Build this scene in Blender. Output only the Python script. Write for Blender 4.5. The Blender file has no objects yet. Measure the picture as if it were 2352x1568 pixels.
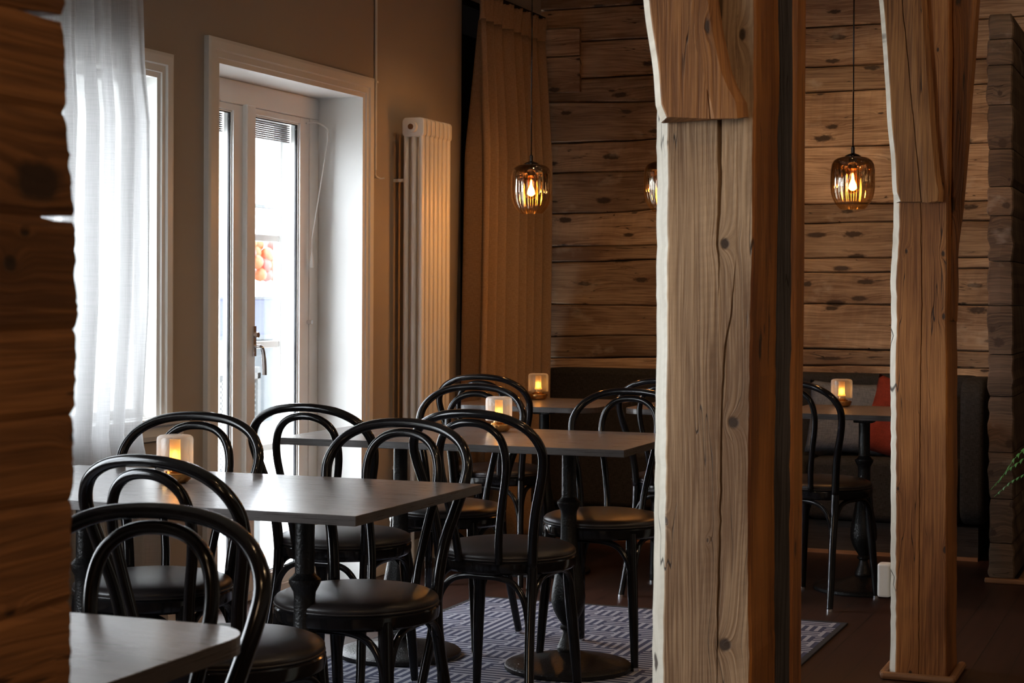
import bpy, bmesh, math, random
from math import sin, cos, pi, radians, sqrt, exp, tan
from mathutils import Vector, Matrix
random.seed(7)
S = bpy.context.scene
COL = S.collection

# ------------------------------------------------------------------ camera
def make_camera():
    psi, pit, roll = radians(21.54), radians(.6), radians(.3)
    F = Vector((-sin(psi)*cos(pit), cos(psi)*cos(pit), -sin(pit)))
    R = Vector((cos(psi), sin(psi), 0)); U = R.cross(F)
    R2 = R*cos(roll)+U*sin(roll); U2 = U*cos(roll)-R*sin(roll)
    cd = bpy.data.cameras.new('camera'); co = bpy.data.objects.new('camera', cd); COL.objects.link(co)
    m = Matrix((R2, U2, -F)).transposed().to_4x4(); m.translation = (3.353, 0, 1.22)
    co.matrix_world = m
    cd.sensor_width = 36; cd.lens = 4050/2352*36; cd.shift_y = -62/2352
    cd.clip_start = .05; cd.clip_end = 300
    cd.dof.use_dof = True; cd.dof.focus_distance = 5.4; cd.dof.aperture_fstop = 11
    S.camera = co
make_camera()
S.view_settings.view_transform = 'Standard'; S.view_settings.look = 'None'
S.view_settings.gamma = 1; S.view_settings.use_curve_mapping = False
S.view_settings.exposure = 0.14

# ------------------------------------------------------------------ world: bright overcast sky
W = bpy.data.worlds.new('world'); S.world = W; W.use_nodes = True
bg = W.node_tree.nodes['Background']
bg.inputs[0].default_value = (.86, .93, 1.0, 1); bg.inputs[1].default_value = 15.0

OPEN = [(1.5, 3.2, .6, 2.3), (3.95, 5.165, .795, 1.965), (5.56, 6.74, 0, 2.065)]  # first opening lies out of view, enlarged to light the timber posts
def portal(y0, y1, z0, z1, x=-.5):
    ld = bpy.data.lights.new('daylight_portal', 'AREA'); ld.shape = 'RECTANGLE'
    ld.size = y1-y0; ld.size_y = z1-z0; ld.cycles.is_portal = True
    o = bpy.data.objects.new('daylight_portal', ld); COL.objects.link(o)
    o.location = (x, (y0+y1)/2, (z0+z1)/2)
    # area light points along -Z: aim at +X, its local X along world Y
    o.rotation_euler = Matrix(((0, 0, -1), (1, 0, 0), (0, -1, 0))).to_euler()
for a in OPEN: portal(*a)

def lamp(kind, loc, power, color, size=.1, aim=None, spot=None, blend=.6):
    ld = bpy.data.lights.new('lamp_light', kind); ld.energy = power; ld.color = color
    if kind == 'AREA': ld.size = size
    else: ld.shadow_soft_size = size
    if kind == 'SPOT': ld.spot_size = radians(spot); ld.spot_blend = blend
    o = bpy.data.objects.new('lamp_light', ld); COL.objects.link(o); o.location = loc
    if aim is not None:
        o.rotation_euler = (Vector(aim)-Vector(loc)).to_track_quat('-Z', 'Y').to_euler()
    return o
WARM = (1.0, .66, .36)
# recessed ceiling spots of the room (positions, aim, power)
SPOTS = [((1.95, 7.3, 2.9), (1.75, 8.9, 1.3), 58, 72), ((.9, 7.4, 2.9), (.85, 8.9, .9), 10, 70), ((2.9, 6.9, 2.9), (2.3, 8.9, 1.6), 20, 80),
         ((1.0, 6.7, 2.9), (.02, 7.35, 1.1), 16, 62), ((4.4, 5.2, 2.9), (2.5, 5.8, 1.2), 45, 80),
         ((4.5, 3.1, 2.9), (2.54, 3.5, 1.2), 70, 80), ((2.7, 4.4, 2.9), (1.6, 4.7, .8), 17, 75),
         ((3.6, .2, 2.9), (2.3, 1.3, 1.1), 48, 80), ((2.7, 2.3, 2.9), (1.7, 2.7, .9), 17, 75), ((2.3, 6.3, 2.9), (1.4, 5.9, .8), 12, 75)]
for loc, aim, pw, sp in SPOTS:
    lamp('SPOT', loc, pw, (1, .53, .22) if pw == 16 else WARM, .05, aim, sp)
# soft light of the rest of the dining room behind the photographer
lamp('AREA', (3.6, -1.8, 2.85), 50, (1, .68, .42), 1.2, (2.9, 3.4, .9))

# ------------------------------------------------------------------ node helper
class NT:
    def __init__(s, name):
        s.m = bpy.data.materials.new(name); s.m.use_nodes = True
        s.t = s.m.node_tree; s.b = s.t.nodes['Principled BSDF']; s.o = s.t.nodes['Material Output']
    def n(s, typ, **kw):
        nd = s.t.nodes.new(typ)
        for k, v in kw.items(): setattr(nd, k, v)
        return nd
    def put(s, sock, v):
        if v is None: return
        if isinstance(v, bpy.types.NodeSocket): s.t.links.new(v, sock)
        elif isinstance(v, (tuple, list)):
            sock.default_value = tuple(v)+((1,) if len(v) == 3 and sock.type == 'RGBA' else ())
        else: sock.default_value = v
    def ma(s, op, a, b=None, c=None, clamp=False):
        nd = s.n('ShaderNodeMath', operation=op, use_clamp=clamp)
        for i, v in enumerate((a, b, c)): s.put(nd.inputs[i], v) if v is not None else None
        return nd.outputs[0]
    def obj(s):
        tc = s.n('ShaderNodeTexCoord'); sp = s.n('ShaderNodeSeparateXYZ'); s.t.links.new(tc.outputs['Object'], sp.inputs[0])
        return tc.outputs['Object'], sp.outputs
    def vec(s, x, y, z=0):
        nd = s.n('ShaderNodeCombineXYZ')
        for i, v in enumerate((x, y, z)): s.put(nd.inputs[i], v)
        return nd.outputs[0]
    def noise(s, v, sc=1, det=2, rough=.5, dim='2D', dist=0):
        nd = s.n('ShaderNodeTexNoise', noise_dimensions=dim); s.put(nd.inputs['Vector'], v)
        nd.inputs['Scale'].default_value = sc; nd.inputs['Detail'].default_value = det
        nd.inputs['Roughness'].default_value = rough; nd.inputs['Distortion'].default_value = dist
        return nd.outputs[0]
    def mix(s, f, a, b, bt='MIX'):
        nd = s.n('ShaderNodeMix', data_type='RGBA', blend_type=bt)
        s.put(nd.inputs[0], f); s.put(nd.inputs[6], a); s.put(nd.inputs[7], b); return nd.outputs[2]
    def ramp(s, v, a, b):      # linear remap clamp a..b -> 0..1
        nd = s.n('ShaderNodeMapRange'); nd.clamp = True
        s.put(nd.inputs[0], v); nd.inputs[1].default_value = a; nd.inputs[2].default_value = b; return nd.outputs[0]
    def bump(s, h, st=.3, dist=.002):
        nd = s.n('ShaderNodeBump'); nd.inputs['Strength'].default_value = st; nd.inputs['Distance'].default_value = dist
        s.put(nd.inputs['Height'], h); s.t.links.new(nd.outputs[0], s.b.inputs['Normal'])
    def attr(s, name):
        nd = s.n('ShaderNodeAttribute'); nd.attribute_name = name; return nd.outputs['Fac']
    def set(s, **kw):
        for k, v in kw.items(): s.put(s.b.inputs[k.replace('_', ' ')], v)
        return s.m

def simple(name, col, rough=.5, metal=0, **kw):
    t = NT(name); t.set(Base_Color=col, Roughness=rough, Metallic=metal, **kw); return t.m

def wood(name, axis, light, dark, rough=.7, kg=3., ks=6., kr=.10, kdens=.45, knots=(), band=22, fine=150,
         crack=.007, tint=.35, bump=.6, knotcol=(.035, .02, .012), spec=.35, haze=None):
    t = NT(name); _, o = t.obj()
    ax = 'XYZ'.index(axis); ot = [i for i in range(3) if i != ax]
    g0 = o[ax]; s0 = t.ma('ADD', o[ot[0]], o[ot[1]])
    bid = t.attr('bid')
    g = t.ma('ADD', g0, t.ma('MULTIPLY', bid, 7.37)); s = t.ma('ADD', s0, t.ma('MULTIPLY', bid, 3.11))
    wob = t.noise(t.vec(t.ma('MULTIPLY', g, 1.1), t.ma('MULTIPLY', s, 4)), 1, 2)
    s = t.ma('ADD', s, t.ma('MULTIPLY', t.ma('SUBTRACT', wob, .5), .035))
    vo = t.n('ShaderNodeTexVoronoi', voronoi_dimensions='2D'); t.put(vo.inputs['Vector'], t.vec(t.ma('MULTIPLY', g, kg), t.ma('MULTIPLY', s, ks)))
    vo.inputs['Scale'].default_value = 1
    sp = t.n('ShaderNodeSeparateColor'); t.t.links.new(vo.outputs['Color'], sp.inputs[0])
    sel = t.ma('LESS_THAN', sp.outputs[0], kdens)
    rad = t.ma('MULTIPLY_ADD', sp.outputs[1], kr, kr*.35)
    dn = t.ma('DIVIDE', vo.outputs['Distance'], rad)
    edge = t.noise(t.vec(t.ma('MULTIPLY', g, 40), t.ma('MULTIPLY', s, 60)), 1, 2)
    dn = t.ma('ADD', dn, t.ma('MULTIPLY_ADD', edge, 1.0, -.5))
    dn = t.ma('ADD', dn, t.ma('MULTIPLY', t.ma('SUBTRACT', 1, sel), 50))
    for (kg0, ks0, ka, kb) in knots:
        dx = t.ma('DIVIDE', t.ma('SUBTRACT', g0, kg0), ka); dy = t.ma('DIVIDE', t.ma('SUBTRACT', s0, ks0), kb)
        d = t.ma('SQRT', t.ma('ADD', t.ma('MULTIPLY', dx, dx), t.ma('MULTIPLY', dy, dy)))
        d = t.ma('ADD', d, t.ma('MULTIPLY_ADD', edge, .5, -.25))
        dn = t.ma('MINIMUM', dn, d)
    km = t.ramp(dn, 1.15, .7)
    halo = t.ma('POWER', 2.718, t.ma('MULTIPLY', dn, -.6))
    s2 = t.ma('ADD', s, t.ma('MULTIPLY', halo, .03))
    bn = t.noise(t.vec(t.ma('MULTIPLY', g, .7), t.ma('MULTIPLY', s2, band)), 1, 5, .6)
    # growth rings: sharpened bands
    ring = t.ma('PINGPONG', t.ma('MULTIPLY', bn, 7), .5)
    fn = t.noise(t.vec(t.ma('MULTIPLY', g, 3), t.ma('MULTIPLY', s2, fine)), 1, 3, .6)
    bl = t.noise(t.vec(t.ma('MULTIPLY', g, 1.6), t.ma('MULTIPLY', s, 5)), 1, 3)
    f = t.ma('ADD', t.ma('MULTIPLY', ring, .7), t.ma('ADD', t.ma('MULTIPLY', fn, .75), t.ma('MULTIPLY_ADD', bl, 1.2, -.88)))
    c = t.mix(t.ma('ADD', f, 0, clamp=True), dark, light)
    wn = t.n('ShaderNodeTexWhiteNoise', noise_dimensions='1D'); t.put(wn.inputs['W'], bid)
    tn = t.ma('MULTIPLY_ADD', wn.outputs[0], tint, 1-tint*.55)
    tc = t.n('ShaderNodeCombineColor');
    for i in range(3): t.put(tc.inputs[i], tn)
    c = t.mix(1.0, c, tc.outputs[0], 'MULTIPLY')
    c = t.mix(t.ma('MULTIPLY', halo, .45, clamp=True), c, dark)
    c = t.mix(t.ma('MULTIPLY', km, .93), c, knotcol)
    cn = t.noise(t.vec(t.ma('MULTIPLY', g, 1.3), t.ma('MULTIPLY', s2, 26)), 1, 2)
    gate = t.ramp(t.noise(t.vec(t.ma('MULTIPLY', g, 2.3), t.ma('MULTIPLY', s, 9)), 1, 1), .5, .56)
    ck = t.ma('MULTIPLY', t.ramp(t.ma('ABSOLUTE', t.ma('SUBTRACT', cn, .5)), crack, crack*.3), gate)
    c = t.mix(t.ma('MULTIPLY', ck, .85), c, (.012, .008, .006))
    if haze: # patches of old limewash / paint residue
        hz = t.ramp(t.noise(t.vec(t.ma('MULTIPLY', g, 4), t.ma('MULTIPLY', s, 7)), 1, 4, .6), .62, .75)
        c = t.mix(t.ma('MULTIPLY', hz, .35), c, haze)
    h = t.ma('ADD', t.ma('MULTIPLY', fn, .5), t.ma('MULTIPLY', ring, .5))
    h = t.ma('SUBTRACT', h, t.ma('MULTIPLY', ck, 2.0)); h = t.ma('SUBTRACT', h, t.ma('MULTIPLY', km, .5))
    t.bump(h, bump, .0025)
    t.set(Base_Color=c, Roughness=rough); t.b.inputs['Specular IOR Level'].default_value = spec
    return t.m

M = {}
M['plank'] = wood('old_plank', 'X', (.60, .425, .27), (.17, .098, .055), kr=.13, kdens=.55, tint=.8, kg=3.2, ks=10, fine=190, knots=[(1.60, 1.19+8.9, .05, .018), (1.72, 1.215+8.9, .04, .015), (1.58, 1.165+8.9, .035, .012),
        (1.57, .912+8.9, .07, .009), (1.63, 1.37+8.9, .05, .014), (.36, 1.73+8.9, .045, .018), (.5, 1.545+8.9, .03, .011), (1.5, 1.54+8.9, .05, .015), (1.33, 1.36+8.9, .03, .012)], haze=(.5, .42, .33))
M['plank_near'] = wood('dark_plank_near', 'Y', (.36, .155, .05), (.10, .042, .015), band=30, kg=5, ks=10, kr=.1, kdens=.35, rough=.6,
        knots=[(1.392, 1.327+2.32, .04, .02), (1.35, 1.247+2.32, .01, .008)])
M['post'] = wood('weathered_timber', 'Z', (.66, .46, .275), (.20, .115, .06), kg=4, ks=9, kr=.05, kdens=.35, band=30, crack=.006,
        knots=[(1.324, 2.474+3.357, .011, .010), (.976, 2.494+3.357, .012, .011), (.54, 2.479+3.357, .014, .012), (1.774, 2.386+3.357, .012, .010)])
M['daylit_edge'] = wood('daylit_timber_edge', 'Z', (.80, .75, .64), (.52, .46, .36), kg=4, ks=20, kr=.08, kdens=.3, band=20)  # paler left edges: window light painted into the wood colour
M['brace'] = wood('brown_timber', 'Z', (.48, .225, .075), (.13, .05, .015), kg=4, ks=9, kr=.06, kdens=.35, band=30)
M['post2'] = wood('brown_timber_post', 'Z', (.52, .225, .07), (.15, .052, .014), kg=5, ks=9, kr=.06, kdens=.45, band=30)
M['stained'] = wood('orange_stained_timber', 'Z', (.55, .22, .045), (.13, .042, .010), kg=3, ks=8, kr=.08, kdens=.3, band=40, rough=.45, spec=.5)
M['blacktimber'] = wood('black_painted_timber', 'Z', (.075, .075, .085), (.02, .019, .022), kdens=.1, band=40, rough=.55)
M['darklog'] = wood('dark_log', 'X', (.20, .135, .09), (.05, .032, .02), kg=9, ks=9, kr=.16, kdens=.5, band=20, haze=(.4, .36, .32))
M['darkbench'] = wood('dark_bench_base', 'X', (.04, .03, .024), (.015, .011, .009), kdens=.2)
M['trimwood'] = simple('pine_trim', (.22, .105, .045), .5)

def paint(name, col, rough=.5, bs=.15, sc=60):
    t = NT(name); v, _ = t.obj(); n = t.noise(v, sc, 4, .6, '3D'); n2 = t.noise(v, 1.5, 3, .6, '3D')
    c = t.mix(t.ma('MULTIPLY', n2, .14), col, tuple(x*.75 for x in col)); t.bump(n, bs, .001); t.set(Base_Color=c, Roughness=rough); return t.m
M['wall'] = paint('grey_beige_wall_paint', (.36, .315, .27), .75)
M['white'] = paint('white_gloss_paint', (.78, .78, .76), .38, .06, 25)
M['radiator'] = simple('radiator_enamel', (.78, .77, .74), .3)
M['ceiling'] = paint('ceiling_paint', (.35, .28, .22), .8)
M['backpaint'] = paint('room_paint', (.30, .25, .20), .8)
M['alcove'] = simple('dark_alcove', (.018, .014, .012), .95); M['alcove'].node_tree.nodes['Principled BSDF'].inputs['Specular IOR Level'].default_value = 0  # almost black without gloss, for the recess faces and curtain track

def mk_floor():
    t = NT('dark_stained_floorboards'); _, o = t.obj()
    bx = t.ma('DIVIDE', o[0], .12); idx = t.ma('FLOOR', bx); fr = t.ma('FRACT', bx)
    wn = t.n('ShaderNodeTexWhiteNoise', noise_dimensions='1D'); t.put(wn.inputs['W'], idx)
    gy = t.ma('MULTIPLY_ADD', wn.outputs[0], 9, o[1])
    n = t.noise(t.vec(t.ma('MULTIPLY', gy, 1.5), t.ma('MULTIPLY', o[0], 45)), 1, 4)
    c = t.mix(n, (.015, .006, .0045), (.042, .016, .010))
    c = t.mix(t.ma('MULTIPLY', wn.outputs[0], .4), c, (.03, .013, .009))
    gap = t.ma('LESS_THAN', t.ma('PINGPONG', fr, .5), .018)
    c = t.mix(gap, c, (.004, .003, .002))
    t.bump(t.ma('SUBTRACT', n, gap), .15, .001)
    t.set(Base_Color=c, Roughness=.42); return t.m
M['floor'] = mk_floor()

def mk_table(name='grey_brown_laminate', top=True):
    t = NT(name); _, o = t.obj()
    if top:
        n = t.noise(t.vec(t.ma('MULTIPLY', o[0], 7), t.ma('MULTIPLY', o[1], 190)), 1, 4, .65)
        n2 = t.noise(t.vec(t.ma('MULTIPLY', o[0], 2.5), t.ma('MULTIPLY', o[1], 30)), 1, 4, .6)
    else:
        u = t.ma('ADD', o[0], o[1])
        n = t.noise(t.vec(t.ma('MULTIPLY', u, 7), t.ma('MULTIPLY', o[2], 420)), 1, 4, .65); n2 = t.noise(t.vec(t.ma('MULTIPLY', u, 3), t.ma('MULTIPLY', o[2], 120)), 1, 3, .6)
    f = t.ma('ADD', t.ma('MULTIPLY', n, .65), t.ma('MULTIPLY', n2, .35))
    c = t.mix(t.ramp(f, .32, .68), *((.078, .066, .061), (.180, .158, .149) ) if top else ((.028, .023, .021), (.055, .046, .042)))
    t.bump(n, .22, .0007)
    t.set(Base_Color=c, Roughness=t.ma('MULTIPLY_ADD', n, .14, .22), Coat_Weight=.5 if top else 0.0, Coat_Roughness=.2); t.b.inputs['Specular IOR Level'].default_value = .7
    return t.m
M['table'] = mk_table(); M['table_edge'] = mk_table('table_edge_band', False)
M['black'] = simple('black_lacquer', (.005, .0046, .005), .13, 0)
M['black'].node_tree.nodes['Principled BSDF'].inputs['Specular IOR Level'].default_value = .38
def mk_leather():
    t = NT('black_brown_leather'); v, _ = t.obj()
    vo = t.n('ShaderNodeTexVoronoi'); t.put(vo.inputs['Vector'], v); vo.inputs['Scale'].default_value = 420
    n = t.noise(v, 14, 3, .5, '3D')
    t.bump(t.ma('ADD', vo.outputs['Distance'], n), .22, .0008)
    t.set(Base_Color=t.mix(n, (.010, .008, .008), (.022, .017, .016)), Roughness=.36); t.b.inputs['Specular IOR Level'].default_value = .38; return t.m
M['leather'] = mk_leather()
def mk_iron():
    t = NT('black_cast_iron'); v, _ = t.obj(); n = t.noise(v, 160, 2, .5, '3D')
    t.bump(n, .8, .0022); t.set(Base_Color=(.007, .0065, .0065), Roughness=.38); t.b.inputs['Specular IOR Level'].default_value = .3; return t.m
M['iron'] = mk_iron()
M['chrome'] = simple('chrome', (.75, .75, .77), .18, 1)
M['brass'] = simple('brass', (.58, .32, .12), .22, 1)
M['bronze'] = simple('dark_bronze', (.18, .10, .05), .3, 1)
M['whiteplastic'] = simple('white_plastic', (.75, .74, .72), .4)

def cloth(name, a, b, sc=700, rough=.9, bs=.4):
    t = NT(name); _, o = t.obj(); 
    u = t.ma('ADD', o[0], o[1])
    wa = t.noise(t.vec(t.ma('MULTIPLY', u, sc*.6), t.ma('MULTIPLY', o[2], sc*.08)), 1, 2)
    wb = t.noise(t.vec(t.ma('MULTIPLY', u, sc*.06), t.ma('MULTIPLY', o[2], sc*.6)), 1, 2)
    f = t.ma('MULTIPLY_ADD', wa, .5, t.ma('MULTIPLY', wb, .5))
    t.bump(f, bs, .001); t.set(Base_Color=t.mix(t.ramp(f, .35, .65), a, b), Roughness=rough); t.b.inputs['Specular IOR Level'].default_value = .15
    return t
M['brownlinen'] = cloth('tan_linen', (.24, .165, .105), (.34, .245, .165)).m
M['benchcloth'] = cloth('charcoal_tweed', (.014, .013, .0125), (.036, .034, .033), 700).m
M['greycloth'] = cloth('grey_linen', (.075, .08, .09), (.14, .145, .16), 400).m
M['redcloth'] = cloth('rust_red_velvet', (.13, .018, .010), (.20, .03, .016), 400).m
M['strap'] = simple('black_webbing', (.02, .02, .022), .7)
def mk_sheer():
    t = NT('white_sheer_linen'); _, o = t.obj(); u = t.ma('ADD', o[0], o[1])
    wa = t.noise(t.vec(t.ma('MULTIPLY', u, 420), t.ma('MULTIPLY', o[2], 12)), 1, 2)
    wb = t.noise(t.vec(t.ma('MULTIPLY', u, 9), t.ma('MULTIPLY', o[2], 420)), 1, 2)
    f = t.ramp(t.ma('MULTIPLY_ADD', wa, .5, t.ma('MULTIPLY', wb, .5)), .35, .65)
    tr = t.n('ShaderNodeBsdfTranslucent'); tr.inputs[0].default_value = (.33, .33, .335, 1)
    df = t.n('ShaderNodeBsdfDiffuse'); df.inputs[0].default_value = (.82, .81, .79, 1)
    tp = t.n('ShaderNodeBsdfTransparent')
    m1 = t.n('ShaderNodeMixShader'); m1.inputs[0].default_value = .35; t.t.links.new(tr.outputs[0], m1.inputs[1]); t.t.links.new(df.outputs[0], m1.inputs[2])
    m2 = t.n('ShaderNodeMixShader'); t.put(m2.inputs[0], t.ma('MULTIPLY_ADD', f, .16, .78)); t.t.links.new(tp.outputs[0], m2.inputs[1]); t.t.links.new(m1.outputs[0], m2.inputs[2])
    t.t.links.new(m2.outputs[0], t.o.inputs[0]); return t.m
M['sheer'] = mk_sheer()

def thin_glass(name, tint=(1, 1, 1), refl=1.0, rough=0.0, base=.04):
    t = NT(name)
    tp = t.n('ShaderNodeBsdfTransparent'); t.put(tp.inputs[0], tint)
    gl = t.n('ShaderNodeBsdfGlossy'); gl.inputs['Roughness'].default_value = rough
    lw = t.n('ShaderNodeLayerWeight'); lw.inputs[0].default_value = .5
    fr = t.ma('MULTIPLY_ADD', t.ma('POWER', lw.outputs['Facing'], 5.0), .96, base)
    mx = t.n('ShaderNodeMixShader'); t.put(mx.inputs[0], t.ma('MULTIPLY', fr, refl, clamp=True))
    t.t.links.new(tp.outputs[0], mx.inputs[1]); t.t.links.new(gl.outputs[0], mx.inputs[2]); t.t.links.new(mx.outputs[0], t.o.inputs[0])
    return t
M['pane'] = thin_glass('window_pane').m
def mk_shade():
    t = thin_glass('smoked_amber_glass', refl=2.0, rough=.02, base=.07); _, o = t.obj()
    g = t.ramp(o[2], -.075, .06)
    c = t.mix(g, (.96, .80, .56), (.32, .22, .13))
    tp = [n for n in t.t.nodes if n.type == 'BSDF_TRANSPARENT'][0]; t.put(tp.inputs[0], c)
    gl = [n for n in t.t.nodes if n.type == 'BSDF_GLOSSY'][0]; gl.inputs[0].default_value = (1, .86, .68, 1)
    return t.m
M['shade'] = mk_shade()
def mk_frost():
    t = NT('frosted_glass')
    tr = t.n('ShaderNodeBsdfTranslucent'); tr.inputs[0].default_value = (.80, .83, .86, 1)
    df = t.n('ShaderNodeBsdfDiffuse'); df.inputs[0].default_value = (.74, .79, .83, 1)
    tp = t.n('ShaderNodeBsdfTransparent'); tp.inputs[0].default_value = (.98, .94, .88, 1); gl = t.n('ShaderNodeBsdfGlossy'); gl.inputs['Roughness'].default_value = .25
    lw = t.n('ShaderNodeLayerWeight'); lw.inputs[0].default_value = .35
    a = t.n('ShaderNodeMixShader'); a.inputs[0].default_value = .35; t.t.links.new(tr.outputs[0], a.inputs[1]); t.t.links.new(df.outputs[0], a.inputs[2])
    b = t.n('ShaderNodeMixShader'); b.inputs[0].default_value = .12; t.t.links.new(a.outputs[0], b.inputs[1]); t.t.links.new(gl.outputs[0], b.inputs[2])
    c = t.n('ShaderNodeMixShader'); t.put(c.inputs[0], t.ma('MULTIPLY_ADD', lw.outputs['Facing'], .55, .14, clamp=True)); t.t.links.new(tp.outputs[0], c.inputs[1]); t.t.links.new(b.outputs[0], c.inputs[2])
    t.t.links.new(c.outputs[0], t.o.inputs[0]); return t.m
M['frost'] = mk_frost()
def emis(name, col, st):
    t = NT(name); t.set(Base_Color=(0, 0, 0), Emission_Color=col, Emission_Strength=st); return t.m
M['bulb'] = emis('glowing_bulb', (1, .62, .22), 60)
M['flame'] = emis('glowing_wick_light', (1, .64, .27), 13)
M['glowtube'] = emis('glowing_inner_tube', (1, .50, .12), 1.4)
M['spotlens'] = emis('spot_lens', (1, .75, .45), 20)
M['orange'] = simple('orange_ball', (.40, .055, .006), .5)
M['red'] = simple('red_ball', (.35, .02, .010), .5)
M['blue'] = simple('blue_panel_paint', (.028, .036, .085), .6)
M['palegrey'] = simple('pale_grey_paint', (.034, .042, .048), .6)
M['facade'] = paint('pale_render', (.80, .79, .76), .8)
M['pavement'] = paint('pavement', (.5, .49, .47), .9)
M['steel'] = simple('perforated_steel', (.07, .075, .075), .5, 0)
M['blind'] = simple('grey_blind_slats', (.16, .17, .18), .6)
M['seal'] = simple('dark_rubber_seal', (.03, .032, .035), .6)
M['fern'] = simple('fern_leaf', (.05, .16, .03), .5)
M['terracotta'] = simple('dark_pot', (.05, .045, .04), .5)

def mk_rug():
    t = NT('navy_and_grey_woven_rug'); v, o = t.obj()
    cell = .098; per = cell/3
    ax = t.ma('FLOOR', t.ma('DIVIDE', o[0], cell)); ay = t.ma('FLOOR', t.ma('DIVIDE', o[1], cell))
    rn = t.n('ShaderNodeTexWhiteNoise', noise_dimensions='2D'); t.put(rn.inputs['Vector'], t.vec(ax, ay))
    chk = t.ma('MODULO', t.ma('ADD', t.ma('ADD', ax, ay), 2000), 2)
    flip = t.ma('LESS_THAN', rn.outputs[0], .12)
    chk = t.ma('ABSOLUTE', t.ma('SUBTRACT', chk, flip))
    sx = t.ma('LESS_THAN', t.ma('FRACT', t.ma('DIVIDE', o[0], per)), .47)
    sy = t.ma('LESS_THAN', t.ma('FRACT', t.ma('DIVIDE', o[1], per)), .47)
    st = t.ma('ADD', t.ma('MULTIPLY', chk, sx), t.ma('MULTIPLY', t.ma('SUBTRACT', 1, chk), sy))
    n = t.noise(v, 300, 3, .6, '3D'); n2 = t.noise(v, 6, 3, .6, '3D')
    a = t.mix(n, (.028, .032, .068), (.062, .069, .118)); b = t.mix(n, (.24, .25, .29), (.38, .395, .45))
    c = t.mix(st, a, b); c = t.mix(t.ma('MULTIPLY', n2, .25), c, (.14, .14, .16))
    t.bump(t.ma('ADD', n, t.ma('MULTIPLY', st, .4)), .5, .002); t.set(Base_Color=c, Roughness=.95); t.b.inputs['Specular IOR Level'].default_value = .1
    return t.m
M['rug'] = mk_rug()
M['rugedge'] = simple('black_rug_binding', (.012, .012, .014), .9)

# ------------------------------------------------------------------ mesh helpers
def link(name, bm, mats, parent=None, smooth=False, bevel=0, segs=2):
    me = bpy.data.meshes.new(name); bm.normal_update(); bm.to_mesh(me); bm.free()
    if not isinstance(mats, (list, tuple)): mats = [mats]
    for m in mats: me.materials.append(M[m])
    o = bpy.data.objects.new(name, me); COL.objects.link(o)
    if parent is not None: o.parent = parent
    if smooth:
        for p in me.polygons: p.use_smooth = True
        if smooth == 'auto':
            me.set_sharp_from_angle(angle=radians(35))
    if bevel:
        md = o.modifiers.new('bevel', 'BEVEL'); md.width = bevel; md.segments = segs; md.limit_method = 'ANGLE'; md.angle_limit = radians(40)
    return o
def tag(o, label=None, cat=None, group=None, kind=None):
    if label: o['label'] = label
    if cat: o['category'] = cat
    if group: o['group'] = group
    if kind: o['kind'] = kind
    return o
def thing(name, label, cat, loc=(0, 0, 0), rz=0, group=None, kind=None):
    o = bpy.data.objects.new(name, None); COL.objects.link(o); o.empty_display_size = .1
    o.location = loc; o.rotation_euler = (0, 0, radians(rz)); return tag(o, label, cat, group, kind)
def kids(o): return [c for c in list(bpy.data.objects) if c.parent == o]
def dup(root, loc, rz, label, group=None, childs=None):
    r = root.copy(); COL.objects.link(r); r.location = loc; r.rotation_euler = (0, 0, radians(rz)); r['label'] = label
    if group: r['group'] = group
    elif 'group' in r: del r['group']
    for c in kids(root):
        d = c.copy(); COL.objects.link(d); d.parent = r
        for e in kids(c):
            f = e.copy(); COL.objects.link(f); f.parent = d
    return r
def NB(): return bmesh.new()
def box(bm, x0, x1, y0, y1, z0, z1, mi=0, bid=None):
    if bid is not None and not bm.verts.layers.float.get('bid'): bm.verts.layers.float.new('bid')
    vs = [bm.verts.new((x, y, z)) for x in (x0, x1) for y in (y0, y1) for z in (z0, z1)]
    fs = [(0, 1, 3, 2), (4, 6, 7, 5), (0, 4, 5, 1), (2, 3, 7, 6), (0, 2, 6, 4), (1, 5, 7, 3)]
    out = []
    for f in fs:
        fc = bm.faces.new([vs[i] for i in f]); fc.material_index = mi; out.append(fc)
    if bid is not None: setbid(bm, vs, bid)
    return vs
def setbid(bm, vs, v):
    l = bm.verts.layers.float.get('bid') or bm.verts.layers.float.new('bid')
    for x in vs: x[l] = v
def quad(bm, a, b, c, d, mi=0):
    f = bm.faces.new([a, b, c, d]); f.material_index = mi; return f
def lathe(bm, prof, n=40, flute=None, mi=0, cap=True):
    rings = []
    for (r, z) in prof:
        ring = []
        for i in range(n):
            a = 2*pi*i/n; rr = r
            if flute: rr = r+flute(a, z, r)
            ring.append(bm.verts.new((rr*cos(a), rr*sin(a), z)))
        rings.append(ring)
    for k in range(len(rings)-1):
        for i in range(n):
            quad(bm, rings[k][i], rings[k][(i+1) % n], rings[k+1][(i+1) % n], rings[k+1][i], mi)
    if cap:
        if prof[0][0] > 1e-4: bm.faces.new(list(reversed(rings[0])))
        if prof[-1][0] > 1e-4: bm.faces.new(rings[-1])
    bmesh.ops.remove_doubles(bm, verts=bm.verts, dist=1e-6)
    return rings
def smooth_path(pts, n=6):
    pts = [Vector(p) for p in pts]; out = []
    P = [pts[0]*2-pts[1]]+pts+[pts[-1]*2-pts[-2]]
    for i in range(1, len(P)-2):
        for k in range(n):
            t = k/n; a, b, c, d = P[i-1], P[i], P[i+1], P[i+2]
            out.append(.5*((2*b)+(c-a)*t+(2*a-5*b+4*c-d)*t*t+(3*b-a-3*c+d)*t**3))
    out.append(pts[-1].copy()); return out
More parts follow.
